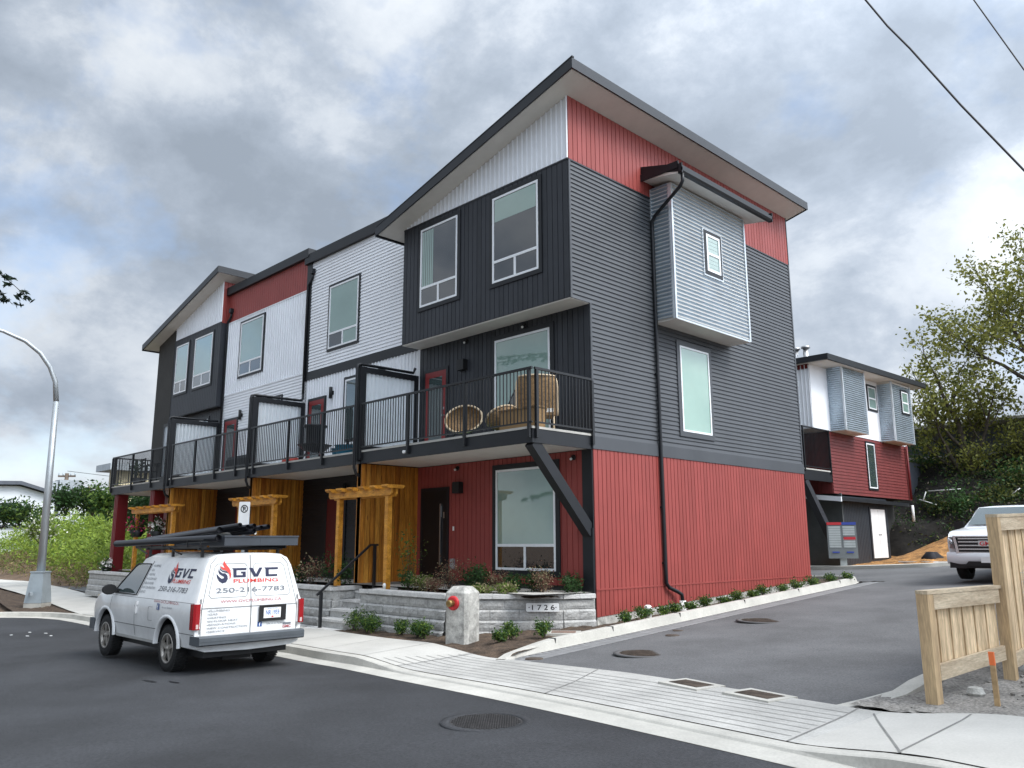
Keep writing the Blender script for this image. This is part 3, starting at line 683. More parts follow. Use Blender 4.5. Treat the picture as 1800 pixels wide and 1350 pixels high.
# --- unit B front
a = MB(); lap(a, f0, -11.5, -5.75, 6.69, 10.25, .1); part(a, 'lap_cladding', 'white_siding')
a = MB(); vsiding(a, f0, -11.5, -5.80, 3.6, 6.42, .15, batten=True); pbox(a, f0, -5.8, -5.75, 0, .02, 3.6, 6.42); part(a, 'balcony_level_siding', 'white_siding')
a = MB(); pbox(a, f0, -11.6, -5.76, 0, .035, 6.42, 6.69); part(a, 'trim_band', 'black_trim')
a = MB(); a.box(-11.75, -.12, 10.25, -5.8, 9.2, 10.56); part(a, 'parapet', 'black_trim')
a = MB(); pbox(a, f0, -11.68, -11.4, 0, .04, 6.69, 10.25); part(a, 'corner_trim', 'black_trim')
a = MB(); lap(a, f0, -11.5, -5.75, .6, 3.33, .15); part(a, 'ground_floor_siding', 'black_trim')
window(TB, f0, -10.33, -8.63, 7.14, 9.24, 'blind_glass', 'dark_glass', .07, .24, low2='blind_glass')
window(TB, f0, -9.3, -7.3, 3.7, 6.2, 'clear_glass', 'clear_glass', .08, .2)
d3 = door(f0, -11.2, -10.36, 3.66, 5.73, 'red_door', 'clear_glass')
a = MB(); pbox(a, f0, -10.48, -10.4, .026, .08, 4.55, 4.59); a.build('door_handle', 'steel', d3)
d4 = door(f0, -9.95, -9.05, .66, 2.72, 'dark_red_door')
a = MB(); pbox(a, f0, -9.2, -9.17, .03, .07, 1.5, 2.3); a.build('door_handle', 'steel', d4)
# --- unit C front
a = MB(); vsiding(a, f0, -17.3, -11.7, 9.42, 10.47, .15); part(a, 'parapet_siding', 'red_siding')
a = MB(); vsiding(a, f0, -17.3, -11.55, 6.71, 9.39, .15, batten=True); part(a, 'upper_siding', 'white_siding')
a = MB(); lap(a, f0, -17.3, -11.5, 3.6, 6.66, .1); part(a, 'lap_cladding', 'white_siding')
a = MB(); pbox(a, f0, -17.3, -11.55, 0, .03, 6.66, 6.71); pbox(a, f0, -17.3, -11.7, 0, .028, 9.39, 9.42); part(a, 'flashing', 'white_siding')
a = MB(); a.box(-17.6, -.14, 10.47, -11.5, 9.2, 10.76); part(a, 'parapet', 'black_trim')
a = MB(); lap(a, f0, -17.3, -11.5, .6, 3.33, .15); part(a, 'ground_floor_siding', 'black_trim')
window(TB, f0, -16.2, -14.4, 7.18, 9.26, 'blind_glass', 'dark_glass', .07, .24)
window(TB, f0, -15.0, -12.9, 3.7, 6.2, 'clear_glass', 'clear_glass', .08, .2)
d5 = door(f0, -16.95, -16.05, 3.66, 5.73, 'red_door', 'clear_glass')
d6 = door(f0, -15.7, -14.8, .66, 2.72, 'dark_red_door')
# --- unit D front
fd = F(-.25)
a = MB(); vsiding(a, fd, -21.46, -17.3, 6.32, 9.42, .15); a.box(-17.3, -.25, 6.32, -17.288, 0, 9.42); part(a, 'charcoal_siding', ['dark_siding','dark_siding_b'])
a = MB(); vsiding(a, f0, -21.46, -17.3, 3.6, 6.32, .15); part(a, 'balcony_level_siding', 'dark_siding')
a = MB()
a.poly([fd(-23.1,.01,3.4), fd(-21.5,.01,3.4), fd(-21.5,.01,zd(-21.5)), fd(-23.1,.01,zd(-23.1))]); part(a, 'stair_tower', 'stucco')
a = MB(); pbox(a, fd, -21.52, -21.44, 0, .03, 3.5, 9.9); part(a, 'corner_trim', 'stucco')
a = MB(); vsiding(a, fd, -21.46, -17.3, 9.46, lambda u: zd(u), .15, batten=True); part(a, 'gable_siding', 'white_siding')
a = MB(); pbox(a, fd, -21.46, -17.29, 0, .028, 9.42, 9.46); part(a, 'flashing', 'fascia')
a = MB(); vsiding(a, E_(-17.3), -.25, 9.2, 9.42, 10.99, .15); part(a, 'gable_return_siding', 'red_siding')
a = MB(); a.box(-21.46, -.25, 6.30, -17.3, 0, 6.32); part(a, 'bay_soffit', 'fascia')
window(TB, fd, -21.25, -19.95, 7.16, 9.26, 'blind_glass', 'dark_glass', .08, .24)
window(TB, fd, -19.5, -17.8, 7.16, 9.26, 'blind_glass', 'dark_glass', .08, .24)
window(TB, f0, -20.3, -18.3, 3.7, 6.1, 'clear_glass', 'clear_glass', .1, .2)
a = MB(); X0, X1, Y0, Y1 = -23.6, -16.75, -.75, 9.36
def rd(x, y, dz): return (x, y, zd(x)+dz)
a.hexa([rd(X0,Y0,.205),rd(X1,Y0,.205),rd(X1,Y1,.205),rd(X0,Y1,.205),rd(X0,Y0,.235),rd(X1,Y0,.235),rd(X1,Y1,.235),rd(X0,Y1,.235)])
roof2 = part(a, 'roof', 'fascia')
a = MB(); a.hexa([rd(X0+.03,Y0+.03,0),rd(X1-.03,Y0+.03,0),rd(X1-.03,Y1-.03,0),rd(X0+.03,Y1-.03,0),rd(X0+.03,Y0+.03,.18),rd(X1-.03,Y0+.03,.18),rd(X1-.03,Y1-.03,.18),rd(X0+.03,Y1-.03,.18)]); a.build('soffit', 'soffit', roof2)
a = MB(); fascia(a, rd, X0, X1, Y0, Y1); a.build('fascia_board', 'fascia', roof2)
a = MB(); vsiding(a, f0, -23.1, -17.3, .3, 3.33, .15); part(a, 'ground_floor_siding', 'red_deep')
# downpipes with hoppers on C and B
for px, top in ((-17.22, 9.75), (-11.55, 9.85)):
    a = MB(); y = -.07
    a.box(px+.2, -.14, top, px+.34, -.02, top+.16); a.tube([(px+.27,y-.0,top),(px+.27,y,top-.12),(px+.2,y,top-.2),(px+.03,y,top-.3),(px,y,top-.42),(px,y,6.0 if px > -12 else 3.7)], .04, 8)
    if px > -12: a.tube([(px,y,6.05),(px,y,5.86),(px-.02,y-.08,5.8),(px-.02,-1.6,5.78)], .04, 8)
    part(a, 'downpipe', 'black_trim')
# balcony decks
for (x0, x1, y) in ((-5.75,0,-1.76),(-11.5,-5.79,-1.74),(-17.25,-11.54,-1.74),(-22.95,-17.29,-1.7)):
    a = MB(); a.box(x0+.02, y, 3.33, x1, y+.04, 3.6); a.box(x1-.04, y+.04, 3.33, x1, -.0, 3.6)
    if x0 < -20: a.box(x0+.02, y+.04, 3.33, x0+.06, 0, 3.6)
    dk = part(a, 'balcony', 'black_trim')
    a = MB(); a.box(x0+.0, y-.012, 3.6, x1+(.012 if x1 == 0 else -.01), -.01, 3.645); a.build('deck_surface', 'deck_edge', dk)
    a = MB(); a.box(x0+.06, y+.04, 3.345, x1-.04, -.01, 3.36); a.build('deck_soffit', 'soffit', dk)
railing(TB, ((-5.72,-1.79),(.03,-1.79)), 3.62, 4.77, (.0, .325, .66, .985))
railing(TB, ((.03,-1.72),(.03,-.02)), 3.62, 4.77, (.03, 1.0))
railing(TB, ((-11.4,-1.77),(-5.95,-1.77)), 3.62, 4.77, (.04, .4, .72, .99))
railing(TB, ((-17.1,-1.77),(-11.65,-1.77)), 3.62, 4.77, (.02, .35, .62, .88))
railing(TB, ((-22.95,-1.73),(-17.6,-1.73)), 3.62, 4.77, (.0, .4, .75, .99))
railing(TB, ((-22.95,-1.68),(-22.95,-.02)), 3.62, 4.77, (.02, .5, .98))
# privacy screens
for x, y, in ((-5.84,-1.76),(-11.52,-1.68),(-17.4,-1.72)):
    a = MB(); zt = 5.72
    a.box(x-.07, y-.06, 3.4, x+.07, y+.12, zt); a.box(x-.06, -.16, 3.6, x+.06, -.03, zt); a.box(x-.06, y+.12, zt-.14, x+.06, -.16, zt); a.box(x-.06, y+.12, 3.66, x+.06, -.16, 3.78)
    sc = part(a, 'privacy_screen', 'black_trim')
    a = MB(); corr(a, lambda u, d, z: (x+d-.014, u, z), y+.12, -.16, 3.78, zt-.14, .12, .04, False); a.build('corrugated_panel', 'poly', sc)
    a = MB(); xx = x+.0; a.tube([(xx-.0,-.1,zt+.2 if x > -6 else zt+.08),(xx,-.16,zt+.07),(xx,y,zt+.06),(xx,y-.09,zt+.03),(xx-.0,y-.11,zt-.06),(xx,y-.11,3.25),(xx,y-.05,3.1),(xx,y+.3,2.9)] if True else [], .038, 8); a.build('drain_pipe', 'black_trim', sc)
# front screen panel at D (second narrow bay)
a = MB(); a.box(-18.15, -1.72, 3.6, -18.05, -1.62, 5.6); a.box(-18.05, -1.72, 5.5, -17.47, -1.62, 5.6); a.box(-18.05,-1.72,3.6,-17.47,-1.62,3.75)
sc = part(a, 'privacy_screen', 'black_trim'); a = MB(); corr(a, F(-1.66), -18.05, -17.47, 3.75, 5.5, .12, .04, False); a.build('corrugated_panel', 'poly', sc)
# cedar fin walls
for x, y in ((-5.83,-1.72),(-11.45,-1.66),(-17.35,-1.66)):
    a = MB(); n = 12; p = (-.0-y)/n
    a.box(x-.065, y+.006, .55, x+.065, -.03, 3.33)
    for k in range(n):
        s_ = rnd.uniform(0, .006); a.box(x-.085-s_, y+k*p+.006, .55, x+.085+s_, y+(k+1)*p-.006, 3.33, rnd.choice((0,0,1,2)))
    part(a, 'cedar_screen_wall', ['cedar','cedar_light','cedar_dark'])
a = MB(); a.bar((-.125,-1.66,3.36), (-.125,-.02,1.66), .225, .20, up=(1,0,0)); part(a, 'deck_brace', 'black_trim')
a = MB(); a.box(-.27, -.06, .46, .0, -.036, 1.75); part(a, 'brace_foot', 'black_trim')
for x in (-22.6, -19.0):
    a = MB(); vs = .19; a.box(x-vs, -1.6, -.2, x+vs, -1.6+2*vs, 3.33)
    for k in (-.1, .06): a.box(x+k, -1.612, -.2, x+k+.05, -1.59, 3.33)
    part(a, 'red_post', 'red_deep')
# wall lamps, cameras and boxes
def lamp(x, z, y=0, big=True):
    a = MB(); a.box(x-.05, y-.05, z-.06, x+.05, y-.02, z+.06); a.tube([(x,y-.1,z-.17),(x,y-.1,z+.17)], .052, 10); 
    part(a, 'wall_lamp', 'black_plastic')
for x, z in ((-9.9,5.83),(-15.7,5.83),(-9.0,2.95)): lamp(x, z)
for x, z in ((-4.0,5.72),(-4.12,2.75)):
    a = MB(); a.box(x-.12, -.16, z-.13, x+.12, -.015, z+.13); a.box(x-.10, -.15, z+.131, x+.10, -.03, z+.14); part(a, 'wall_lamp', 'black_plastic')
for x, z in ((-4.2,3.22),(-.5,3.2),(-3.9,6.3),(-1.9,6.3)):
    a = MB(); a.lathe((x,-.02,z), [(.06,0),(.06,-.02),(.04,-.03)], 10, 1); a.tube([(x,-.03,z),(x,-.09,z-.03)], .035, 8); a.tube([(x,-.09,z-.03),(x+.0,-.12,z-.045)], .026, 8, 1); part(a, 'security_light', ['black_plastic', 'white_plain'])
a = MB(); a.box(-4.40,-.07,.86,-4.28,-.0,1.1); part(a, 'socket_box', 'pole_steel')
a = MB(); a.box(-4.36,-.03,1.75,-4.31,-.0,1.85); part(a, 'doorbell', 'white_plain')
a = MB(); a.tube([(-3.95,-1.77,3.47),(-3.95,-1.84,3.46)], .035, 8); part(a, 'deck_light', 'white_plain')
# roof vents are not seen; porch slab
tag(patch('porch_slab', [(-23,-1.4),(-.35,-1.4)], [(-23,0),(-.02,0)], 'concrete', na=3, nb=3, dza=lambda x, y, t: .5-G(x, y)), kind='structure')
# ================================================================== FRONT GARDEN
rng = np.random.default_rng(11)
def retaining(name, line, top, ncourse, label, blk=.42, ch=.2, bat=.03, loc=None, joints=True, rise=0.):
    """split-face block wall along a polyline; outward side is to the right of travel"""
    root = thing(name, (*line[0], 0), label, 'retaining wall')
    body, capm = MB(), MB()
    for (p, q) in zip(line, line[1:]):
        p, q = Vector((*p, 0)), Vector((*q, 0)); d = (q-p); Ln = d.length; d.normalize(); o = Vector((d.y, -d.x, 0))
        for c_ in range(ncourse):
            zt = top-.09-c_*ch; zb = zt-ch+.012; n = max(1, round(Ln/blk)); b = Ln/n; sh = (c_ % 2)*.5
            edges = [0]+[min(Ln, max(0, (k+sh)*b)) for k in range(0 if sh else 1, n+1)]; edges = sorted(set(round(e_, 4) for e_ in edges+[Ln]))
            for e0, e1 in zip(edges, edges[1:]):
                if e1-e0 < .03: continue
                g = .004 if joints else .0015
                nx = max(2, int((e1-e0)/.07)); rows = []; zf_ = (0, .3, .6, .80, 1.0); nz = 4
                for j in range(nz+1):
                    row = []
                    for i in range(nx+1):
                        edge = i in (0, nx) or j == 0
                        dep = c_*bat+(-.045 if j == nz else -.012 if edge else rnd.uniform(-.005, .008))
                        t = e0+g+(e1-e0-2*g)*i/nx; v = p+d*t+o*dep
                        row.append((v.x, v.y, zb+(zt-zb)*zf_[j]))
                    rows.append(row)
                body.grid(rows, sm=False)
                a0, a1 = p+d*(e0+g)+o*(c_*bat-.045), p+d*(e1-g)+o*(c_*bat-.045)
                body.poly([(a0.x,a0.y,zt),(a1.x,a1.y,zt),(a1.x-o.x*.1,a1.y-o.y*.1,zt),(a0.x-o.x*.1,a0.y-o.y*.1,zt)])
        a, b2 = p-o*.03, q-o*.03
        body.prism([(a.x,a.y,top-.09-ncourse*ch),(b2.x,b2.y,top-.09-ncourse*ch),(b2.x,b2.y,top-.095),(a.x,a.y,top-.095)], tuple(-o*.2))
        n = max(1, round(Ln/.45)); b = Ln/n
        for k in range(n):
            u0, u1 = p+d*(k*b+.003), p+d*((k+1)*b-.003); w_ = rnd.uniform(.0, .008)
            f0_, f1_ = u0+o*(.035+w_), u1+o*(.035+w_)
            capm.prism([(f0_.x,f0_.y,top-.085),(f1_.x,f1_.y,top-.085),(f1_.x,f1_.y,top-.01),(f0_.x,f0_.y,top-.01)], tuple(-o*.34))
            capm.prism([(u0.x+o.x*.02,u0.y+o.y*.02,top-.01),(u1.x+o.x*.02,u1.y+o.y*.02,top-.01),(u1.x+o.x*.02,u1.y+o.y*.02,top),(u0.x+o.x*.02,u0.y+o.y*.02,top)], tuple(-o*.3))
    body.build('block_courses', 'block', root); capm.build('cap_stones', 'block_cap', root)
    return root
retaining('retaining_wall', [(-4.85,-1.45),(-4.85,-2.25),(-1.9,-2.25),(-.28,-.66),(.03,-.06)], .48, 4, 'low grey block retaining wall carrying the white 1726 number plate, ends at red end wall corner', blk=.62)
retaining('retaining_wall', [(-11.2,-2.2),(-6.0,-2.25),(-6.0,-1.45)], .48, 5, 'grey block planter wall behind the white van, left of the entry steps')
retaining('retaining_wall', [(-23.0,-2.2),(-17.2,-2.2),(-17.0,-1.45)], .48, 4, 'grey block planter wall by the red post, farthest left along the row')
retaining('retaining_wall', [(-16.2,-1.45),(-16.0,-2.2),(-12.3,-2.2)], .48, 4, 'grey block planter wall mostly hidden behind the white van') 
def soilbed(pts, z):
    mb = MB(); n = 16; A, B = poly_at(pts[0], 24), poly_at(pts[1], 24)
    mb.grid([[(A[i].lerp(B[i], j/n).x, A[i].lerp(B[i], j/n).y, z+rnd.uniform(-.02, .03)) for i in range(24)] for j in range(n+1)])
    tag(mb.build('planting_bed', 'mulch'), kind='structure')
soilbed(([(-4.8,-2.12),(-1.95,-2.12),(-.45,-.6)], [(-4.8,-1.35),(-1.9,-1.3),(-.05,-.1)]), .42)
soilbed(([(-4.7,-1.4),(-.35,-1.25)], [(-4.7,-.9),(-.2,-.06)]), .435)
soilbed(([(-11.2,-2.1),(-6.08,-2.1)], [(-11.2,-1.2),(-6.05,-1.2)]), .42)
soilbed(([(-23.,-2.1),(-17.2,-2.1)], [(-23.,-1.2),(-17.2,-1.2)]), .42)
# steps
def steps(x0, x1, label):
    st = thing('entry_steps', (x0, -2.3, -.5), label, 'steps')
    for k in range(5):
        y = -2.98+k*.33; z = -.36+k*.185
        a = MB(); a.box(x0+.0, y+.02, -.75, x1, -1.0, z-.05); a.build('riser', 'block', st)
        a = MB(); a.box(x0-.0, y, z-.05, x1, y+.36, z); a.build('tread', 'block_cap', st)
    return st
steps(-5.96, -4.9, 'grey block entry steps between two planter walls with black handrail')
hr = thing('handrail', (-5.6,-2.75,-.5), 'black metal handrail beside the block entry steps', 'handrail')
a = MB(); a.box(-5.63,-2.80,-.55,-5.57,-2.74,.40); a.build('rail_post', 'rail_black', hr)
a = MB(); a.box(-5.63,-1.40,.3,-5.57,-1.34,1.42); a.build('rail_post', 'rail_black', hr)
a = MB(); a.bar((-5.6,-2.88,.34),(-5.6,-1.5,1.42),.045,.045); a.bar((-5.6,-1.5,1.425),(-5.6,-1.28,1.425),.045,.045); a.build('top_rail', 'rail_black', hr)
# pergolas
def pergola(x0, x1, label):
    r = thing('pergola', ((x0+x1)/2, -1.75, .45), label, 'pergola', 'cedar pergolas over the entries')
    xa, xb = x0+.38, x1-.72
    for x in (xa, xb):
        a = MB(); a.box(x-.06,-1.81,.4,x+.06,-1.69,2.52); a.build('post', 'cedar_beam', r)
    a = MB(); a.prism([(x0,-1.84,2.58),(x0+.06,-1.84,2.53),(x1-.55,-1.84,2.53),(x1-.5,-1.84,2.58),(x1-.5,-1.84,2.68),(x0,-1.84,2.68)], (0,.05,0)); a.build('beam', 'cedar_beam', r)
    a = MB(); a.prism([(x0,-1.71,2.56),(x0+.06,-1.71,2.5),(x1-.55,-1.71,2.5),(x1-.5,-1.71,2.56),(x1-.5,-1.71,2.68),(x0,-1.71,2.68)], (0,.05,0)); a.build('beam', 'cedar_beam', r)
    n = 6
    for k in range(n):
        x = x0+.1+(x1-x0-.75)*k/(n-1)
        a = MB(); a.prism([(x-.02,-2.0,2.72),(x-.02,-2.0,2.76),(x-.02,-1.5,2.76),(x-.02,-1.5,2.72),(x-.02,-1.56,2.681),(x-.02,-1.94,2.681)], (.22,0,0)); a.build('slat', 'cedar_beam', r)
    return r
pergola(-6.95, -3.85, 'orange cedar pergola over the steps nearest the concrete fire-connection post')
pergola(-12.2, -9.1, 'orange cedar pergola above the van rear, behind the no-parking sign')
pergola(-20.2, -15.9, 'orange cedar pergola with hanging flower baskets beside the red posts')
# house number
hn = thing('house_number_sign', (-.55,-.95,.2), 'white 1726 house number plate on the grey block retaining wall', 'sign')
d_ = Vector((1.62,1.59,0)).normalized(); o_ = Vector((d_.y,-d_.x,0)); cpt = Vector((-.56,-.945,.02))
p0 = cpt-d_*.32+o_*.06; a = MB()
a.prism([tuple(p0+Vector((0,0,.14))+d_*t+Vector((0,0,z))) for t, z in ((.02,0),(.62,0),(.64,.02),(.64,.14),(.62,.16),(.02,.16),(0,.14),(0,.02))], tuple(o_*.02)); a.build('plate', 'white_plain', hn)
a = MB(); txt(a, '·1 7 2 6·', tuple(p0+d_*.32+o_*.0225+Vector((0,0,.175))), tuple(d_), (0,0,1), .095, align='CENTER', width=.54, bold=.01); a.build('numerals', 'black_plastic', hn)
# concrete post with fire connection
fp = thing('concrete_post', (-.72,-2.85,-.42), 'stained concrete post with sloped top and round red fire hose connection', 'concrete post')
rot = R(16)
def rp2(x, y, z): return (-.72+x*math.cos(rot)-y*math.sin(rot), -2.85+x*math.sin(rot)+y*math.cos(rot), z)
a = MB(); b_ = .235
rows = []
for z, s_ in ((-.5,1.),(.58,1.),(.60,.98),(.70,.60)):
    k = b_*s_; ch = .05*s_
    rows.append([rp2(x, y, z) for x, y in ((-k+ch,-k),(k-ch,-k),(k,-k+ch),(k,k-ch),(k-ch,k),(-k+ch,k),(-k,k-ch),(-k,-k+ch))])
a.grid(rows, sm=False, close=True); a.poly(rows[-1]); a.build('post_body', 'old_concrete', fp)
cx = rp2(-.04, -b_-.001, .42)
fdir = Vector((math.sin(rot), -math.cos(rot), 0)).normalized()
def along(prof, mk, nm, n=20):
    a = MB(); x = Vector((-fdir.y, fdir.x, 0)); z = Vector((0,0,1)); rows = []
    for r_, h in prof:
        rows.append([tuple(Vector(cx)+fdir*h+(x*math.cos(2*math.pi*k/n)+z*math.sin(2*math.pi*k/n))*r_) for k in range(n)])
    a.grid(rows, close=True); a.poly(rows[-1]); return a.build(nm, mk, fp)
along([(.125,0),(.125,.02),(.10,.035),(.08,.035)], 'hydrant_red', 'flange'); along([(.055,.03),(.055,.10),(.062,.10),(.062,.15),(.04,.16)], 'brass', 'outlet')
# planting
def shrub(name, x, y, z, rad, h, mats, label, cat='shrub', group=None, n=160, leaf=.03, stems=5, asp=.55, squash=1.):
    t = thing(name, (x, y, z), label, cat, group)
    s = MB(); tips = []
    for k in range(stems):
        an = rnd.uniform(0, 6.28); r_ = rad*rnd.uniform(.3, .9); tp = Vector((x+math.cos(an)*r_, y+math.sin(an)*r_, z+h*rnd.uniform(.6, 1)))
        md = Vector((x, y, z)).lerp(tp, .5)+Vector((rnd.uniform(-.2,.2)*rad, rnd.uniform(-.2,.2)*rad, .05*h))
        s.tube([(x, y, z-.03), md, tp], [.006+.004*h, .005, .002], 4, cap=False); tips += [tp, md.lerp(tp, .6), md]
    s.build('stems', 'bark', t)
    f = MB(); T = np.array([tuple(v) for v in tips]); idx = rng.integers(0, len(T), n)
    P = T[idx]+rng.normal(size=(n,3))*np.array([rad, rad, h*.6])*.26; P[:,2] = np.maximum(P[:,2], z+.015)
    f.leaves(P, leaf, rng, tuple(range(len(mats))), asp); f.build('foliage', mats, t)
    return t
A_ = ['leaf_dark', 'leaf_bush']; H_ = ['leaf_heather', 'leaf_pale', 'leaf_heather']; P_ = ['leaf_pale', 'leaf_lime']; S_ = ['leaf_shrub', 'leaf_bush']; Lm = ['leaf_lime', 'leaf_shrub']
shrub('tall_shrub', -4.35,-1.25,.43,.34,1.25,Lm,'tall thin leggy shrub with sparse leaves by the cedar pergola post', n=260, leaf=.03, stems=9)
shrub('green_shrub', -4.05,-1.55,.43,.26,.42,S_,'bright green bushy shrub at the foot of the leggy shrub', n=320, leaf=.03)
for (x, y, r_, h, mm, lab, nm) in (
 (-3.65,-1.5,.25,.32,P_,'pale gold low plant between green shrub and heather in planter','golden_plant'),
 (-3.1,-1.2,.36,.62,H_,'tall brown twiggy heather left of the concrete post','heather'),
 (-2.9,-1.75,.22,.3,H_,'small pinkish heather at the cap stones left of concrete post','heather'),
 (-2.5,-1.05,.24,.45,A_,'dark green upright shrub below the wall left of the ground window','dark_shrub'),
 (-2.15,-1.15,.26,.55,A_,'dark green shrub behind the top of the concrete post','dark_shrub'),
 (-1.75,-.95,.24,.42,H_,'brown heather under the left half of the ground window','heather'),
 (-1.75,-1.5,.26,.2,P_,'cream low heather right behind the concrete post cap','low_heather'),
 (-1.35,-.95,.2,.38,A_,'small dark green shrub under middle of ground window','dark_shrub'),
 (-1.25,-1.3,.22,.22,P_,'pale green low mound beside cream heather','low_heather'),
 (-1.0,-.65,.22,.4,A_,'dark green shrub right of centre under the ground window','dark_shrub'),
 (-.8,-.75,.28,.5,H_,'large russet heather under right edge of ground window','heather'),
 (-.32,-.3,.24,.36,A_,'dark green shrub by the black corner trim above the number plate','dark_shrub')):
    shrub(nm, x, y, .43, r_*1.05, h*1.0, mm, lab, n=820, leaf=.027 if mm is not H_ else .02, stems=14)
for (x, y, r_, h, mm, lab, nm) in ((-7.1,-1.6,.45,.75,A_,'dark shrub beside left pergola post above the planter wall','dark_shrub'),(-7.9,-1.7,.4,.6,H_,'russet shrub above planter wall right of the van','heather'),(-8.7,-1.6,.35,.5,A_,'dark shrub just right of the van roof tray','dark_shrub'),
   (-6.5,-1.6,.3,.5,A_,'dark green shrub between cedar wall and pergola post','dark_shrub')):
    shrub(nm, x, y, .43, r_, h, mm, lab, n=380, leaf=.035, stems=9)
for i, (x, y, s_) in enumerate(((-4.5,-2.58,1.15),(-4.05,-2.6,1.0),(-3.75,-2.66,.9),(-2.85,-2.6,.75),(-2.25,-2.66,.8),(-1.95,-2.74,.7),(.0,-2.35,.75),(.15,-2.75,.55),(.42,-1.95,.75))):
    lab = ('leafy green plant with white flowers nearest the entry steps','bushy green plant in front of the block wall, second from the steps','low spreading green plant against the wall, third from the steps','small green plant midway along the block wall strip','small bright plant left of the concrete post','tiny bright plant close beside the concrete post','bright green plant just right of the concrete post','smallest green plant at pavement edge right of concrete post','bright green plant below the 1726 plate by the kerb')[i]
    shrub('low_plant', x, y, G(x, y)+.12, .22*s_, .34*s_, S_+['leaf_lime'], lab, 'plant', 'small plants in the bed along the retaining wall', n=560, leaf=.032, stems=11, asp=.35)
for i, (y, s_) in enumerate(((.25,.9),(.95,1.),(1.55,.8),(2.0,.9),(2.55,.8),(3.25,1.),(3.9,.7),(4.5,1.),(5.2,.8),(5.9,1.),(6.6,.9),(7.5,1.),(8.4,1.),(9.6,1.),(10.4,.9))):
    x = .45+.06*math.sin(y*5)
    lab = 'small round green shrub in the mulch strip beside the red end wall'
    shrub('edging_shrub', x, y, G(x, y)+.09, .2*s_, .24*s_, Lm+['leaf_bush'], lab, 'shrub', 'small shrubs in the mulch strip along the red end wall', n=480, leaf=.025, stems=10)
for i, x in enumerate((-17.2,-18.2,-19.2,-20.2)):
    shrub('low_plant', x, -2.25-.0, G(x,-2.3)+.12, .38, .34, ['leaf_shrub','leaf_pale'], 'grey-green bushy plant at the foot of the farthest left planter wall', 'plant', 'plants at the foot of the far planter wall', n=260, leaf=.04, stems=8)
# cleanout caps, box covers
for x, y, z, r_, lab in ((.36,1.2,.02,.07,'white plastic pipe cap standing in mulch between shrubs by the end wall'),(-4.3,-2.0,.42,.03,'thin white pipe stub on the planter behind the cap stones'),(-8.6,-2.05,.45,.03,'white pipe stub on planter wall beside the van')):
    a = MB(); a.lathe((x,y,z), [(r_,-.1),(r_,.1),(r_*1.15,.1),(r_*1.15,.16),(r_*.6,.19),(0,.19)], 14); tag(a.build('pipe_cap', 'drain_white'), lab, 'pipe cap')
def lid(name, x, y, w_, d_, lab, rz=0., mk='cast_iron'):
    z = G(x, y)+hs_at(x, y)
    t = thing(name, (x, y, z), lab, 'cover', rz=rz)
    a = MB(); a.box(-w_/2,-d_/2,-.05,w_/2,d_/2,.012); a.build('frame', 'kerb', t, True)
    a = MB(); a.box(-w_/2+.09,-d_/2+.09,.0,w_/2-.09,d_/2-.09,.016)
    for k in range(int((w_-.18)/.04)): a.box(-w_/2+.1+k*.04,-d_/2+.1,.016,-w_/2+.115+k*.04,d_/2-.1,.019)
    a.build('lid', mk, t, True); return t
def hs_at(x, y):
    yf, yb = yline(front, x), yline(back, x); t = max(0, min(1, (y-yf)/(yb-yf))); return hs(x, y, t) if y <= yb+.3 else .02
lid('utility_cover', 4.9,-4.16,.64,.46,'rusty rectangular utility cover set at the driveway edge, left of two', R(-12)); lid('utility_cover', 5.86,-4.31,.64,.46,'rusty rectangular utility cover set at the driveway edge, right of two', R(-12))
t = lid('drain_grate', .35,-1.35,.62,.5,'rusty square drain cover in the mulch beside the kerb', R(40), 'grate'); t.location.z = G(.35,-1.35)+.12
def manhole(x, y, z, r_, lab, mk, ringm, n=11):
    t = thing('manhole_cover', (x, y, z), lab, 'manhole cover')
    a = MB(); a.lathe((0,0,0), [(r_+.09,-.01),(r_+.09,.004),(r_,.007),(r_,-.01)], 40); a.build('ring', ringm, t, True)
    a = MB(); a.lathe((0,0,0), [(0,.002),(r_-.005,.002),(r_-.005,-.02)], 40, sm=False)
    for i in range(-n, n+1):
        for j in range(-n, n+1):
            u, v = i*r_/n, j*r_/n
            if u*u+v*v < (r_*.93)**2: a.box(u-.3*r_/n, v-.3*r_/n, .002, u+.3*r_/n, v+.3*r_/n, .009)
    a.build('lid', mk, t, True)
manhole(4.43,-7.0,G(4.43,-7)+.006,.36,'round dark manhole cover in the black road','iron_dark','road')
manhole(2.82,-2.3,G(2.82,-2.3)+.012,.36,'round rusty manhole cover in lane nearest the pavement','cast_iron','seam'); manhole(2.5,1.95,G(2.5,1.95)+.012,.42,'round rusty manhole cover farther up the lane','cast_iron','seam')
for x, y, r_ in ((2.05,-.4,.12),(1.55,-3.35,.14),(1.75,.2,.09)):
    a = MB(); z = G(x,y)+.016; a.lathe((x,y,z), [(0,.004),(r_,.004),(r_+.01,-.01)], 20); tag(a.build('valve_cover', 'cast_iron'), 'small rusty round valve cover at the edge of the lane pavers', 'cover', 'valve covers in the lane')
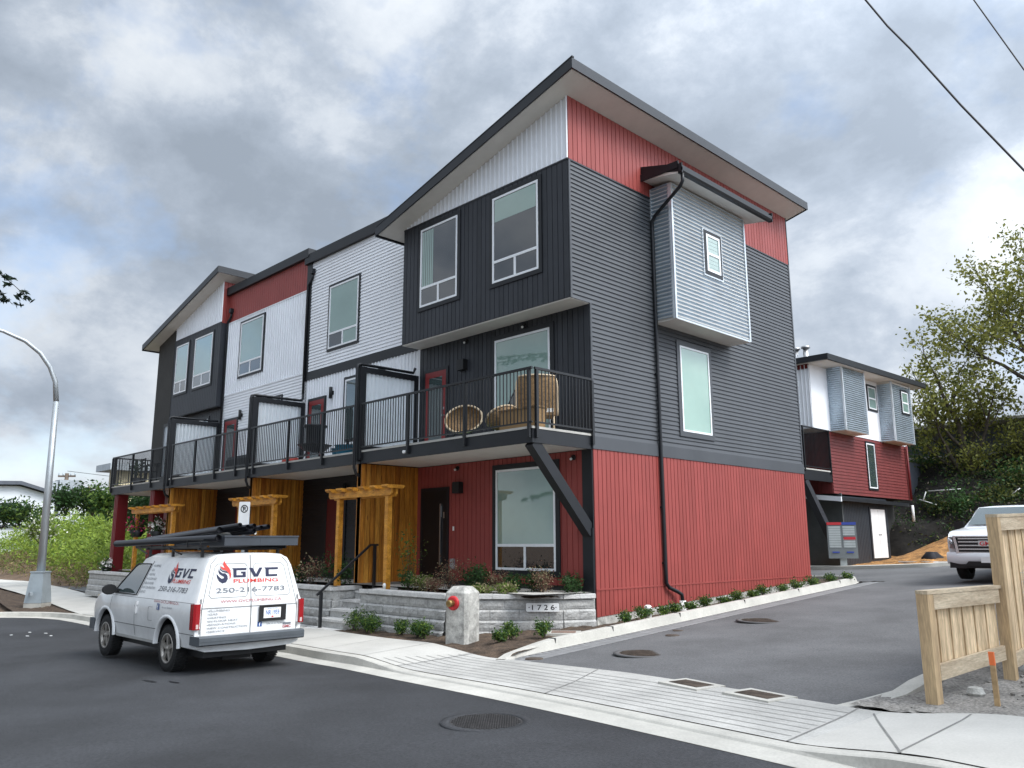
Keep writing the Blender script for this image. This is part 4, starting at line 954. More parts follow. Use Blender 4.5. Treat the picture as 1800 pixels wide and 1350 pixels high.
# flower basket, pot
def flowers(name, x, y, z, r_, pm, lab, hang=None):
    t = thing(name, (x, y, z), lab, 'flower basket')
    a = MB(); a.lathe((x,y,z), [(r_*.5,-r_*.8),(r_*.9,0),(r_*.85,0)], 14); a.build('pot', 'black_plastic', t)
    f = MB(); P = np.array([x,y,z+r_*.4])+rng.normal(size=(260,3))*r_*.5; f.leaves(P, .045, rng, (0,1), .8); f.build('foliage', ['leaf_bush','leaf_dark'], t)
    f = MB(); P = np.array([x,y,z+r_*.6])+rng.normal(size=(110,3))*r_*.5; f.leaves(P, .05, rng, (0,), .9); f.build('blooms', pm, t)
    if hang:
        a = MB()
        for k in range(3): a.tube([(x+r_*.8*math.cos(k*2.1),y+r_*.8*math.sin(k*2.1),z),(x,y,hang)], .006, 4)
        a.build('hanger', 'wire_black', t)
flowers('hanging_basket', -19.75,-1.75,1.95,.3,'petal_pink','hanging basket of pink flowers on the far pergola', 2.5); flowers('hanging_basket', -18.3,-1.6,1.9,.28,'petal_white','hanging basket of pale flowers right of the pink one', 2.5)
flowers('flower_pot', -21.8,-2.0,.6,.2,'petal_white','pot of white flowers on the far planter wall by red post')

# ================================================================== FURNITURE ON BALCONIES
def bowl_chair(x, y, z, az, lab, r_=.42, tilt=30, hc=.5):
    t = thing('wicker_chair', (x, y, z), lab, 'chair')
    n = Vector((math.cos(az)*math.cos(R(tilt)), math.sin(az)*math.cos(R(tilt)), math.sin(R(tilt)))); u = Vector((-math.sin(az), math.cos(az), 0)); v = n.cross(u); c0 = Vector((0,0,hc))
    a = MB(); rows = []
    for k in range(8):
        s_ = k/7; rr = r_*math.sin(s_*1.35)/math.sin(1.35); hh = .3*(math.cos(s_*1.35)-math.cos(1.35))/(1-math.cos(1.35))
        rows.append([tuple(c0+u*(rr*math.cos(2*math.pi*j/26))+v*(rr*.9*math.sin(2*math.pi*j/26))-n*hh) for j in range(26)])
    a.grid(rows, close=True); a.build('bowl', 'wicker', t, True)
    a = MB(); a.tube([tuple(c0+u*(r_*math.cos(2*math.pi*j/26))+v*(r_*.9*math.sin(2*math.pi*j/26))) for j in range(27)], .025, 6, cap=False); a.build('rim', 'wicker_rim', t, True)
    for k in range(4):
        a = MB(); an = k*math.pi/2+.78; a.tube([(.12*math.cos(an),.12*math.sin(an),.26),(.3*math.cos(an),.3*math.sin(an),.0)], .014, 6); a.build('leg', 'rail_black', t, True)
    return t
zf = 3.645
bowl_chair(-2.75,-1.1,zf,R(-55),'round wicker bowl chair with pale rim beside red balcony door'); bowl_chair(-1.6,-1.0,zf,R(170),'reclined wicker bowl chair with pale rim in front of balcony window', .38, 52, .42)
t = thing('wicker_armchair', (-.62,-.75,zf), 'large high-backed wicker chair with pale cushion at the balcony corner', 'chair')
a = MB(); rows = []
for k in range(8):
    zz = .35+k*.115; row = []
    for j in range(15):
        u = -1+2*j/14; w_ = .42-.05*max(0, k-5)**2*.25; row.append((-.50+u*w_, -.75-.46+.16*(u*u)-.03*k*.4, zf+zz))
    rows.append(row)
a.grid(rows); rows2 = [[(p[0], p[1]+.05, p[2]) for p in r] for r in rows]; a.grid(rows2)
a.build('backrest', 'wicker', t)
a = MB(); a.tube([rows[k][0] for k in range(8)]+rows[7][1:-1]+[rows[k][14] for k in range(7,-1,-1)], .02, 6); a.build('rim', 'wicker_rim', t)
a = MB(); a.box(-.92,-1.2,zf+.34,-.14,-.66,zf+.40); a.build('seat', 'wicker', t)
a = MB(); a.box(-.9,-1.18,zf+.40,-.16,-.68,zf+.48); a.build('cushion', 'cushion', t)
for sx in (-.86,-.16):
    for sy in (-1.12,-.72):
        a = MB(); a.tube([(sx,sy,zf),(sx,sy,zf+.35)], .02, 6); a.build('leg', 'wicker_rim', t)
t.rotation_euler[2] = R(42); t.location = (-.95,-.8,zf)
t = thing('storage_box', (-.6,-1.4,zf), 'brown wicker storage box behind the railing at the balcony corner', 'box')
a = MB(); a.box(-1.1,-1.58,zf,-.08,-1.32,zf+.40); a.build('body', 'carton', t); a = MB(); a.box(-1.12,-1.6,zf+.40,-.06,-1.3,zf+.43); a.build('lid', 'wicker', t)
t = thing('mesh_lounger', (-1.7,-.55,zf), 'grey mesh lounge chair leaning behind the wicker chairs', 'chair')
a = MB(); a.poly([(-1.9,-.8,zf+.35),(-1.3,-.5,zf+.4),(-.95,-.5,zf+1.0),(-1.45,-.8,zf+1.0)]); a.build('seat', 'pole_steel', t); a = MB()
a.tube([(-2.0,-.85,zf),(-1.9,-.8,zf+.35),(-1.45,-.8,zf+1.0)], .015, 6); a.tube([(-1.3,-.5,zf+.0),(-1.3,-.5,zf+.4),(-.95,-.5,zf+1.0),(-1.45,-.8,zf+1.0)], .015, 6); a.build('frame', 'rail_black', t)
a = MB(); a.prism([(-2.9,-1.5,zf+.005),(-1.5,-1.5,zf+.005),(-1.5,-.5,zf+.005),(-2.9,-.5,zf+.005)], (0,0,.012)); tag(a.build('outdoor_rug', 'green_mat'), 'green patterned outdoor rug on the corner balcony deck', 'rug')
t = thing('fire_pit', (-8.9,-1.15,zf), 'black metal fire bowl with mesh lid on the middle balcony', 'fire pit')
a = MB(); a.lathe((-8.9,-1.15,zf), [(.05,.25),(.3,.3),(.45,.45),(.48,.45)], 18); a.build('bowl', 'rail_black', t)
a = MB(); a.lathe((-8.9,-1.15,zf), [(.26,.45),(.26,.9),(.32,.95),(.32,1.0),(.0,1.02)], 12); a.build('chimney_lid', 'rail_black', t)
for k in range(3): a = MB(); an = k*2.1; a.tube([(-8.9+.2*math.cos(an),-1.15+.2*math.sin(an),zf+.3),(-8.9+.34*math.cos(an),-1.15+.34*math.sin(an),zf)], .014, 6); a.build('leg', 'rail_black', t)
a = MB(); a.lathe((-7.3,-1.2,zf), [(.2,0),(.27,.3),(.29,.3),(.24,.27),(0,.26)], 18); tag(a.build('plant_tub', 'blue_tub'), 'blue tub standing at right end of the middle balcony', 'tub')
a = MB(); a.lathe((-7.75,-1.1,zf), [(.15,0),(.2,.26),(.21,.26),(.0,.25)], 16); tag(a.build('plant_tub', 'blue_tub'), 'smaller blue tub left of the larger one on the middle balcony', 'tub')
t = thing('side_table', (-7.4,-.6,zf), 'black side table in front of the middle balcony window', 'table')
a = MB(); a.box(-7.85,-.85,zf+.5,-6.9,-.35,zf+.54); a.build('table_top', 'rail_black', t)
for sx in (-7.8,-6.95):
    for sy in (-.8,-.4): a = MB(); a.box(sx-.02,sy-.02,zf,sx+.02,sy+.02,zf+.5); a.build('leg', 'rail_black', t)
a = MB(); rows = [[(-10.0+.35*s_*math.cos(t_*6.28/12), -1.25+.2*s_*math.sin(t_*6.28/12), zf+z) for t_ in range(12)] for s_, z in ((.8,0),(1,.06),(.9,.16),(.5,.2),(.05,.2))]; a.grid(rows, close=True); tag(a.build('canvas_bag', 'red_bag'), 'red cloth bag lying on the middle balcony by the corrugated screen', 'bag')
t = thing('patio_sofa', (-13.0,-.9,zf), 'dark patio sofa on the third balcony behind the screen', 'sofa')
a = MB(); a.box(-14.2,-1.2,zf+.12,-12.4,-.5,zf+.42); a.build('seat', 'rail_black', t); a = MB(); a.box(-14.2,-.5,zf+.12,-12.4,-.38,zf+.8); a.build('backrest', 'rail_black', t); a = MB(); a.box(-14.15,-1.15,zf+.42,-12.45,-.52,zf+.52); a.build('cushion', 'bumper_grey', t)
t = thing('patio_table', (-20.2,-.9,zf), 'dark slatted patio table on the leftmost balcony', 'table')
a = MB()
for k in range(6): a.box(-20.9,-1.3+k*.14,zf+.7,-19.6,-1.18+k*.14,zf+.73)
a.build('table_top', 'rail_black', t)
for sx in (-20.8,-19.7):
    for sy in (-1.25,-.55): a = MB(); a.box(sx-.025,sy-.025,zf,sx+.025,sy+.025,zf+.7); a.build('leg', 'rail_black', t)
def pchair(x, y, rz, lab):
    t = thing('patio_chair', (x, y, zf), lab, 'chair', 'chairs at the leftmost balcony table', rz)
    a = MB(); a.box(-.22,-.22,.42,.22,.22,.46); a.build('seat', 'rail_black', t, True)
    a = MB()
    for k in range(3): a.box(-.22,-.24,.58+k*.12,.22,-.21,.66+k*.12)
    a.build('backrest', 'rail_black', t, True)
    for sx in (-.2,.2):
        for sy in (-.22,.2): a = MB(); a.box(sx-.018,sy-.018,0,sx+.018,sy+.018,.42 if sy > 0 else .92); a.build('leg', 'rail_black', t, True)
pchair(-20.2,-1.35,0,'dark slatted patio chair on the street side of the leftmost balcony table'); pchair(-18.95,-.9,R(90),'dark slatted patio chair at the right end of the leftmost balcony table')
shrub('potted_shrub', -21.9,-1.1,zf+.3,.28,.6,A_,'dark potted shrub on the leftmost balcony by the railing','potted plant', n=300, leaf=.04)
a = MB(); a.lathe((-21.9,-1.1,zf), [(.16,0),(.22,.32),(.0,.31)], 14); tag(a.build('plant_pot', 'black_plastic'), 'black pot under the shrub on the leftmost balcony', 'pot')
# ================================================================== VAN
VX, VY, VZ = -2.99, -6.26, -.55
van = thing('cargo_van', (VX,VY,VZ), 'dirty white plumbing van with red and navy lettering and roof rack, parked at the kerb', 'van', rz=R(180.3))
def lerp_prof(x, pts):
    return float(np.interp(x, [p[0] for p in pts], [p[1] for p in pts]))
TOPV = [(-1.1,1.87),(1.55,1.87),(1.75,1.83),(2.72,1.19),(3.3,1.09),(3.62,.98),(3.76,.80),(3.8,.7)]
SEC = [(.0,.36),(.78,.38),(.925,.43),(.955,.60),(.965,.63),(.985,.92),(.965,1.09),(.945,1.13),(.79,1.66),(.715,1.785),(.58,1.845),(.3,1.865),(0,1.87)]
def van_sec(x):
    t = lerp_prof(x, TOPV); res = []
    for w_, z in SEC:
        if z > 1.13:
            z = 1.13+(z-1.13)*(t-1.13)/.74 if t > 1.13 else t-(.002*(1.87-z))
            if t < 1.3: w_ = w_+(.84*w_/.79-w_)*.3
        z = min(z, t)
        w_ *= 1-.13*max(0, (x-2.9)/.9)**2
        xr = x
        if x < -.5: xr = x+max(0, z-1.02)*.17*(-.5-x)/.5
        if x > 3.3 and z < .55: xr = x-(.55-z)*.5
        res.append((xr, w_, z))
    return res
SX_ = [-1.0,-.97,-.85,-.5,-.2,.2,.6,1.0,1.4,1.55,1.75,2.0,2.35,2.72,3.0,3.3,3.5,3.62,3.7,3.76]
bm = MB(); rows = []
for x in SX_:
    s_ = van_sec(x); k = .985 if x == -1.0 else 1
    rows.append([(a_, b_*k, c_) for a_, b_, c_ in s_]+[(a_, -b_*k, c_) for a_, b_, c_ in reversed(s_[1:-1])])
bm.grid(rows, close=True)
n_ = len(SEC)
for r_ in (rows[0], rows[-1]):
    L_ = r_[:n_]; Rr = [r_[0]]+[r_[-k] for k in range(1, n_-1)]+[r_[n_-1]]
    for k in range(n_-1):
        q = [L_[k], L_[k+1], Rr[k+1], Rr[k]]
        uq = []
        for p in q:
            if p not in uq: uq.append(p)
        bm.poly(uq)
body = bm.build('body', ['van_paint', 'black_plastic'], van, True)
def cutter(x, z, r_, y0, y1):
    a = MB(); a.tube([(x, y0, z), (x, y1, z)], r_, 28); return a
def boolean(o, cutters):
    bmm = bmesh.new(); bmm.from_mesh(o.data); bmesh.ops.remove_doubles(bmm, verts=bmm.verts, dist=1e-4); bmesh.ops.recalc_face_normals(bmm, faces=bmm.faces); bmm.to_mesh(o.data); bmm.free()
    tmp = []
    for c_ in cutters:
        co = c_.build('cut', 'black_plastic'); bmm = bmesh.new(); bmm.from_mesh(co.data); bmesh.ops.recalc_face_normals(bmm, faces=bmm.faces); bmm.to_mesh(co.data); bmm.free()
        md = o.modifiers.new('b', 'BOOLEAN'); md.operation = 'DIFFERENCE'; md.object = co; md.solver = 'EXACT'; md.material_mode = 'TRANSFER'; tmp.append(co)
    pm, o.parent = o.parent, None
    bpy.context.view_layer.update()
    me = bpy.data.meshes.new_from_object(o.evaluated_get(bpy.context.evaluated_depsgraph_get()))
    o.modifiers.clear(); o.data = me; o.parent = pm
    for c_ in tmp: bpy.data.objects.remove(c_)
    for p in o.data.polygons: p.use_smooth = True
    try: o.data.set_sharp_from_angle(angle=R(28))
    except Exception: pass
boolean(body, [cutter(0,.39,.455,.55,1.2), cutter(0,.39,.455,-1.2,-.55), cutter(2.82,.39,.455,.55,1.2), cutter(2.82,.39,.455,-1.2,-.55)])
def wheel(par, x, y, r_, w_, sgn, rimm='rim', tread=True, nsp=5):
    a = MB(); prof = [(r_*.62,-w_*.48),(r_*.70,-w_*.5),(r_*.93,-w_*.46),(r_*.995,-w_*.3),(r_,0),(r_*.995,w_*.3),(r_*.93,w_*.46),(r_*.70,w_*.5),(r_*.62,w_*.48)]
    a.lathe((x,y,r_), prof, 36, 1)
    for k in range(44):
        t = 2*math.pi*k/44
        for s_, dt in ((-1,0),(1,.07),(0,.03)):
            c_, sn = math.cos(t+dt), math.sin(t+dt)
            a.bar((x+c_*(r_-.004), y+s_*w_*.3-.035, r_+sn*(r_-.004)), (x+c_*(r_-.004), y+s_*w_*.3+.035, r_+sn*(r_-.004)), .022, .02, up=(c_,0,sn))
    wo = a.build('wheel', 'rubber', par, True)
    a = MB(); d = sgn
    a.lathe((x,y,r_), [(r_*.63,d*w_*.48),(r_*.60,d*w_*.40),(r_*.55,d*w_*.12),(r_*.2,d*w_*.1),(0,d*w_*.1)], 30, 1, 1)
    a.lathe((x,y,r_), [(r_*.645,d*w_*.46),(r_*.645,d*w_*.52),(r_*.57,d*w_*.50),(r_*.56,d*w_*.3)], 30, 1)
    a.lathe((x,y,r_), [(r_*.2,d*w_*.1),(r_*.19,d*w_*.44),(r_*.09,d*w_*.46),(r_*.085,d*w_*.52),(0,d*w_*.52)], 18, 1)
    for k in range(nsp):
        t = 2*math.pi*k/nsp+.3; c_, sn = math.cos(t), math.sin(t)
        a.bar((x+c_*r_*.12, y+d*w_*.38, r_+sn*r_*.12), (x+c_*r_*.59, y+d*w_*.42, r_+sn*r_*.59), r_*.19, .035, up=(0,1,0))
    a.build('rim', [rimm, 'black_plastic'], wo, True)
for x in (0, 2.82):
    for s_ in (1,-1): wheel(van, x, s_*.835, .365, .235, s_)
for x in (0, 2.82):      # arch flares
    for s_ in (1,-1):
        ws = 1-.13*max(0,(x-2.9)/.9)**2
        rows = []; a = MB()
        for k in range(25):
            t = R(2+176*k/24)
            rows.append([(x+math.cos(t)*q, s_*(yy), .39+math.sin(t)*q) for q, yy in ((.450,.92),(.450,.985),(.475,.998),(.505,.985),(.515,.96))])
        a.grid(rows); a.build('wheel_arch', 'van_paint', van, True)
a = MB(); a.box(-.9,-.75,.28,3.5,.75,.40); a.box(-.7,-.2,.2,-.2,.3,.3); a.tube([(-.9,.35,.33),(.9,.4,.3)], .04, 8); a.box(-.25,-.72,.26,.25,.72,.36); a.build('underbody', 'black_plastic', van, True)
Ys = lambda z: .945-(z-1.13)*(.155/.53)
Xr = lambda z: -1.0+max(0, z-1.02)*.17
# glass
def sidequad(a, pts, s_, d=.004, m=0): a.poly([(x, s_*(Ys(z)+d), z) for x, z in pts], m)
for s_ in (1,-1):
    a = MB(); sidequad(a, [(1.50,1.165),(2.50,1.165),(2.38,1.28),(1.93,1.60),(1.82,1.645),(1.30,1.645)], s_, .005)
    g = a.build('side_window', 'clear_glass', van, True)
    a = MB(); ps = [(1.47,1.145),(2.55,1.145),(2.40,1.29),(1.94,1.63),(1.83,1.67),(1.26,1.67)]
    for i in range(6):
        p, q = ps[i], ps[(i+1) % 6]; a.bar((p[0],s_*(Ys(p[1])+.003),p[1]), (q[0],s_*(Ys(q[1])+.003),q[1]), .014, .026, up=(0,.96,.26))
    a.build('window_seal', 'black_plastic', g, True)
a = MB(); a.poly([(2.70,.72,1.215),(1.80,.62,1.81),(1.80,-.62,1.81),(2.70,-.72,1.215)]); wv = a.v[:]; a.v = [(x+.012,y,z+.018) for x,y,z in a.v]; a.build('windscreen', 'clear_glass', van, True)
# seams on the sides
a = MB()
def sline(pts, s_=1, w_=.008):
    for p, q in zip(pts, pts[1:]):
        def Y(z): return Ys(z) if z > 1.13 else lerp_prof(z, [(.43,.925),(.60,.955),(.63,.965),(.92,.985),(1.09,.965),(1.13,.945)])
        n = 4
        for k in range(n):
            x0, z0 = p[0]+(q[0]-p[0])*k/n, p[1]+(q[1]-p[1])*k/n; x1, z1 = p[0]+(q[0]-p[0])*(k+1)/n, p[1]+(q[1]-p[1])*(k+1)/n
            a.bar((x0,s_*(Y(z0)),z0), (x1,s_*(Y(z1)),z1), .006, w_, up=(0,0,1) if abs(x1-x0) > abs(z1-z0) else (1,0,0))
for s_ in (1,-1):
    sline([(1.20,1.72),(1.42,1.13),(1.42,.47)], s_); sline([(2.56,1.13),(2.6,.85),(2.45,.60)], s_, .006)
    sline([(-.98,.64),(-.46,.64)], s_, .01); sline([(.46,.64),(2.36,.64)], s_, .01)
    sline([(-.95,1.105),(2.7,1.105)], s_, .005)
    sline([(.62,.98),(.80,.98),(.80,.76),(.64,.76)], s_, .004)
    a.build('panel_gaps', 'seam', van, True); a = MB()
a = MB(); a.box(1.30,.975,.84,1.34,1.01,1.02); a.box(1.28,.97,.98,1.36,1.0,1.04); a.build('door_handle', 'van_paint', van, True)
# lower dirt skirt is part of body finish: thin rocker strip
a = MB()
for s_ in (1,-1): a.prism([(.52,s_*.93,.40),(2.3,s_*.93,.40),(2.3,s_*.945,.45),(.52,s_*.945,.45)], (0,s_*.008,0))
a.build('rocker_strip', 'van_dirt', van, True)
# mirror
for s_ in (1,-1):
    a = MB(); rows = []
    for k, (dx, sc) in enumerate(((0,.9),(.03,1),(.09,.85),(.13,.4))):
        rows.append([(2.30+dx, s_*(1.12+.14*sc*math.cos(t)), 1.21+.095*sc*math.sin(t)) for t in np.linspace(0, 2*math.pi, 14, endpoint=False)])
    a.grid(rows, close=True); a.poly(rows[0]); a.poly(rows[-1]); a.box(2.33,s_*.94,1.15,2.40,s_*1.04,1.22); a.build('wing_mirror', 'black_plastic', van, True)
# rear face details
def rear(a, pts, d=.004, m=0): a.poly([(Xr(z)-d, y, z) for y, z in pts], m)
def rline(a, y0, z0, y1, z1, w_=.008): a.bar((Xr(z0)-.001,y0,z0), (Xr(z1)-.001,y1,z1), .006, w_, up=(0,0,1) if abs(y1-y0) > abs(z1-z0) else (0,1,0))
a = MB()
rline(a, 0,.60, 0,1.02, .012); rline(a, 0,1.02, 0,1.83, .012)
for s_ in (1,-1):
    rline(a, s_*.86,.60, s_*.86,1.02); rline(a, s_*.86,1.02, s_*.70,1.70); rline(a, s_*.70,1.70, s_*.60,1.80)
    rline(a, 0,.60, s_*.86,.60)
    q = [(s_*.06,1.22),(s_*.10,1.18),(s_*.70,1.18),(s_*.74,1.22),(s_*.63,1.66),(s_*.58,1.70),(s_*.10,1.70),(s_*.06,1.66)]
    for p0_, p1_ in zip(q, q[1:]+q[:1]): rline(a, p0_[0], p0_[1], p1_[0], p1_[1], .006)
rline(a, -.86,1.03,.86,1.03,.005)
a.build('rear_door_gaps', 'seam', van, True)
for s_ in (1,-1):
    for z in (.70,1.14): a = MB(); a.box(-1.015+max(0,z-1.02)*.17,s_*.862,z-.035,-.96,s_*.888,z+.035); a.build('door_hinge', 'steel', van, True)
for s_ in (1,-1):
    a = MB(); y0, y1 = s_*.895, s_*.995
    a.prism([(-1.035,y0,.72),(-1.035,s_*.965,.72),(-1.01,s_*1.0,.72),(-.90,s_*1.003,.72),(-.90,y0,.72)], (0,0,.38))
    tl = a.build('tail_light', 'tail_red', van, True)
    a = MB(); a.box(-1.039,y0+s_*.02,.735,-1.0,s_*.955,.80); a.build('reverse_lamp', 'tail_white', tl, True)
a = MB()
a.prism([(-1.13,-.94,.48),(-1.16,-.94,.50),(-1.16,-.94,.60),(-1.13,-.94,.62),(-.9,-.94,.62),(-.9,-.94,.48)], (0,1.88,0)); 
for s_ in (1,-1): a.hexa([(-1.12,s_*.94,.49),(-.9,s_*.94,.49),(-.85,s_*.96,.49),(-.9,s_*.97,.49),(-1.13,s_*.94,.62),(-.9,s_*.94,.62),(-.85,s_*.96,.62),(-.9,s_*.97,.62)])
a.box(-1.165,-.93,.545,-1.158,.93,.555)
a.build('rear_bumper', 'bumper_grey', van, True)
a = MB(); a.box(3.6,-.9,.42,3.86,.9,.62); a.build('front_bumper', 'bumper_grey', van, True)
a = MB(); a.box(-1.02,-.62,.79,-1.0,-.16,1.02)
a.box(-1.035,-.64,.78,-1.02,-.14,.815); a.box(-1.035,-.64,1.0,-1.02,-.14,1.03); a.box(-1.035,-.64,.815,-1.02,-.56,1.0); a.box(-1.035,-.21,.815,-1.02,-.14,1.0)
pl = a.build('plate_frame', 'black_plastic', van, True)
a = MB(); a.box(-1.027,-.545,.825,-1.02,-.225,.99); a.build('number_plate', 'white_plain', pl, True)
a = MB(); txt(a, 'NR 1959', (-1.0275,-.265,.875), (0,-1,0), (0,0,1), .075, width=.25, bold=.012)
a.v = [(x, y-.0, z) for x, y, z in a.v]; txt(a, 'BRITISH COLUMBIA', (-1.0275,-.29,.968), (0,-1,0), (0,0,1), .014, width=.2); a.poly([(-1.029,-.37,.835),(-1.029,-.41,.835),(-1.029,-.41,.856),(-1.029,-.37,.856)], 1)
a.build('plate_lettering', ['plate_blue', 'label_red'], pl, True)
# lettering on the doors
def flame(a, org, xd, yd, sc, m0, m1, sh=0):
    xd, yd, org = Vector(xd).normalized(), Vector(yd).normalized(), Vector(org); nn = xd.cross(yd)*.0015
    def nzz(q): return [((x-378)/182, (395-y)/182) for x, y in q]
    blue = nzz([(380,288),(386,330),(410,372),(450,395),(495,385),(518,350),(510,310),(485,288),(450,285),(420,265),(408,235),(402,265),(415,292),(445,312),(470,322),(468,342),(440,345),(410,325)])
    blue2 = nzz([(418,202),(426,232),(450,256),(500,268),(528,292),(500,280),(455,270),(424,248)])
    red = nzz([(474,148),(462,180),(468,205),(482,228),(462,224),(438,210),(426,204),(436,230),(460,250),(495,258),(527,285),(541,315),(538,360),(556,330),(560,295),(546,258),(559,268),(535,228),(505,195),(487,172)])
    for pts, m in ((blue, m0), (blue2, m0), (red, m1)):
        bmx = [tuple(org+xd*((x+sh*y)*sc)+yd*(y*sc)+nn) for x, y in pts]
        i = len(a.v); a.v += bmx
        from mathutils.geometry import tessellate_polygon
        for t in tessellate_polygon([[Vector((x, y, 0)) for x, y in pts]]):
            t = tuple(t); v0, v1, v2 = [Vector(bmx[k]) for k in t]
            if (v1-v0).cross(v2-v0).dot(nn) < 0: t = t[::-1]
            a.f.append(tuple(i+k for k in t)); a.m.append(m); a.sm.append(False)
rx = (0,-1,0); ry = Vector((.17,0,1)).normalized(); d_ = .006
def RP(y, z): return (Xr(z)-d_, y, z)
a = MB()
flame(a, RP(.61,1.40), rx, ry, .26, 0, 1)
# squared GVC letters
def block_letters(a, org, xd, yd, h, w_, gap, m, sh=0, st=.24):
    xd, yd, org = Vector(xd).normalized(), Vector(yd).normalized(), Vector(org); nn = xd.cross(yd)*.0015
    G_ = [[(0,0),(1,0),(1,.6),(.62,.6),(.62,.42),(.76,.42),(.76,.22),(.25,.22),(.25,.78),(1.05,.78),(1.05,1),(-.12,1),(0,.85)]]
    V_ = [[(.35,0),(.68,0),(1.08,1),(.8,1),(.52,.3),(.24,1),(-.06,1)]]
    C_ = [[(0,0),(1,0),(1,.22),(.27,.22),(.27,.78),(1.08,.78),(1.08,1),(-.12,1),(0,.85)]]
    from mathutils.geometry import tessellate_polygon
    for k, gl in enumerate((G_, V_, C_)):
        for pts in gl:
            Q = [tuple(org+xd*((k*(w_+gap))+x*w_+sh*y*h)+yd*(y*h)+nn) for x, y in pts]; i = len(a.v); a.v += Q
            for t in tessellate_polygon([[Vector((x, y, 0)) for x, y in pts]]):
                t = tuple(t); v0, v1, v2 = [Vector(Q[j]) for j in t]
                if (v1-v0).cross(v2-v0).dot(nn) < 0: t = t[::-1]
                a.f.append(tuple(i+j for j in t)); a.m.append(m); a.sm.append(False)
block_letters(a, RP(.31,1.485), rx, ry, .145, .22, .075, 0)
txt(a, 'PLUMBING', RP(.31,1.40), rx, ry, .06, 1, width=.82, bold=.012)
txt(a, '250-216-7783', RP(.62,1.255), rx, ry, .075, 2, width=1.25, bold=.008)
txt(a, 'WWW.GVCPLUMBING.CA', RP(.54,1.10), rx, ry, .044, 3, width=1.10)
LST = ['•PLUMBING','•GAS','•HEATING','•IN-FLOOR HEAT','•RENOVATIONS','•NEW CONSTRUCTION','•SERVICE']; WID = [.38,.17,.32,.53,.49,.70,.31]
for k, (s_, w_) in enumerate(zip(LST, WID)): txt(a, s_, (-1.006,.76-.0,.975-.052*k), rx, (0,0,1), .028, 4, width=w_)
a.poly([(-1.006,-.13,.70),(-1.006,-.21,.70),(-1.006,-.21,.775),(-1.006,-.13,.775)], 5)
txt(a, 'f', (-1.0075,-.155,.708), rx, (0,0,1), .055, 6, bold=.03)
txt(a, 'Like us on Facebook', (-1.006,-.30,.725), rx, (0,0,1), .028, 4, width=.36)
txt(a, 'GMC', (-1.008,-.60,.655), rx, (0,0,1), .04, 3, width=.16, bold=.03)
a.poly([(-1.006,-.605,.705),(-1.006,-.76,.705),(-1.006,-.76,.735),(-1.006,-.605,.735)], 4)
MATS = ['navy','logo_red','text_grey','text_red','text_grey','social_blue','white_plain']
a.build('rear_lettering', MATS, van, True)
# lettering on the side panel
sxd = (-1,0,0); syd = Vector((0,-.155,.53)).normalized()
def SP(x, z): return (x, Ys(z)+.005, z)
a = MB(); flame(a, SP(.40,1.37), sxd, syd, .27, 0, 1, .25)
block_letters(a, SP(.13,1.475), sxd, syd, .15, .19, .06, 0, .3)
txt(a, 'PLUMBING', SP(.18,1.385), sxd, syd, .065, 1, width=.72, shear=.3, bold=.01)
txt(a, '250-216-7783', SP(.62,1.245), sxd, syd, .085, 2, width=1.15, shear=.3, bold=.008)
txt(a, 'WWW.GVCPLUMBING.CA', (.60,.972,1.06), sxd, (0,.1,1), .045, 3, width=.98, shear=.25)
for k, (s_, w_) in enumerate(zip(LST, WID)):
    z = 1.625-.073*k; txt(a, s_, SP(1.15+.038*k, z), sxd, syd, .042, 4, width=w_*.82, shear=.25)
a.poly([(.44,.992,.95),(.34,.992,.95),(.34,.985,1.05),(.44,.985,1.05)], 5); txt(a, 'f', (.405,.994,.96), sxd, (0,-.05,1), .075, 6, bold=.03)
txt(a, 'Like us on Facebook', (.24,.99,.985), sxd, (0,-.05,1), .035, 4, width=.42)
a.build('side_lettering', MATS, van, True)
# roof rack
a = MB(); h_ = -.09
for x in (-.55,.6,1.6): a.box(x-.02,-.72,1.80,x+.02,-.68,2.02+h_); a.box(x-.02,.68,1.80,x+.02,.72,2.02+h_); a.box(x-.025,-.78,2.0+h_,x+.025,.78,2.04+h_)
for y in (-.74,.74): a.bar((-.75,y,2.05+h_),(2.2,y,2.05+h_),.03,.05)
for k in range(6): a.bar((-.6+.5*k,.77,2.05+h_),(-.6+.5*k,.77,2.17+h_),.015,.015)
a.bar((-.7,.77,2.17+h_),(2.2,.77,2.17+h_),.02,.02); a.bar((1.6,.76,1.84),(2.2,.72,2.05+h_),.02,.02); a.bar((.1,.77,1.84),(.75,.76,2.05+h_),.02,.02)
rk = a.build('roof_rack', 'rail_black', van, True)
a = MB(); x0, x1, y0, y1 = -.95, 1.0, -.86, .52; zb, zt = 1.985, 2.14
a.box(x0,y0,zb,x1,y1,zb+.02); a.box(x0,y0,zb+.02,x0+.02,y1,zt); a.box(x0+.02,y0,zb+.02,x1,y0+.02,zt); a.box(x0+.02,y1-.02,zb+.02,x1,y1,zt); a.box(x0-.012,y0-.01,zt-.02,x0+.03,y1+.01,zt+.005); a.box(x0-.004,-.14,zb,x0,-.13,zt-.02)
a.build('rack_tray', 'tray_grey', rk, True)
def squeeze(o, k=.95):
    for ch in o.children:
        for v in ch.data.vertices: v.co.y *= k
        squeeze(ch, k)
squeeze(van)
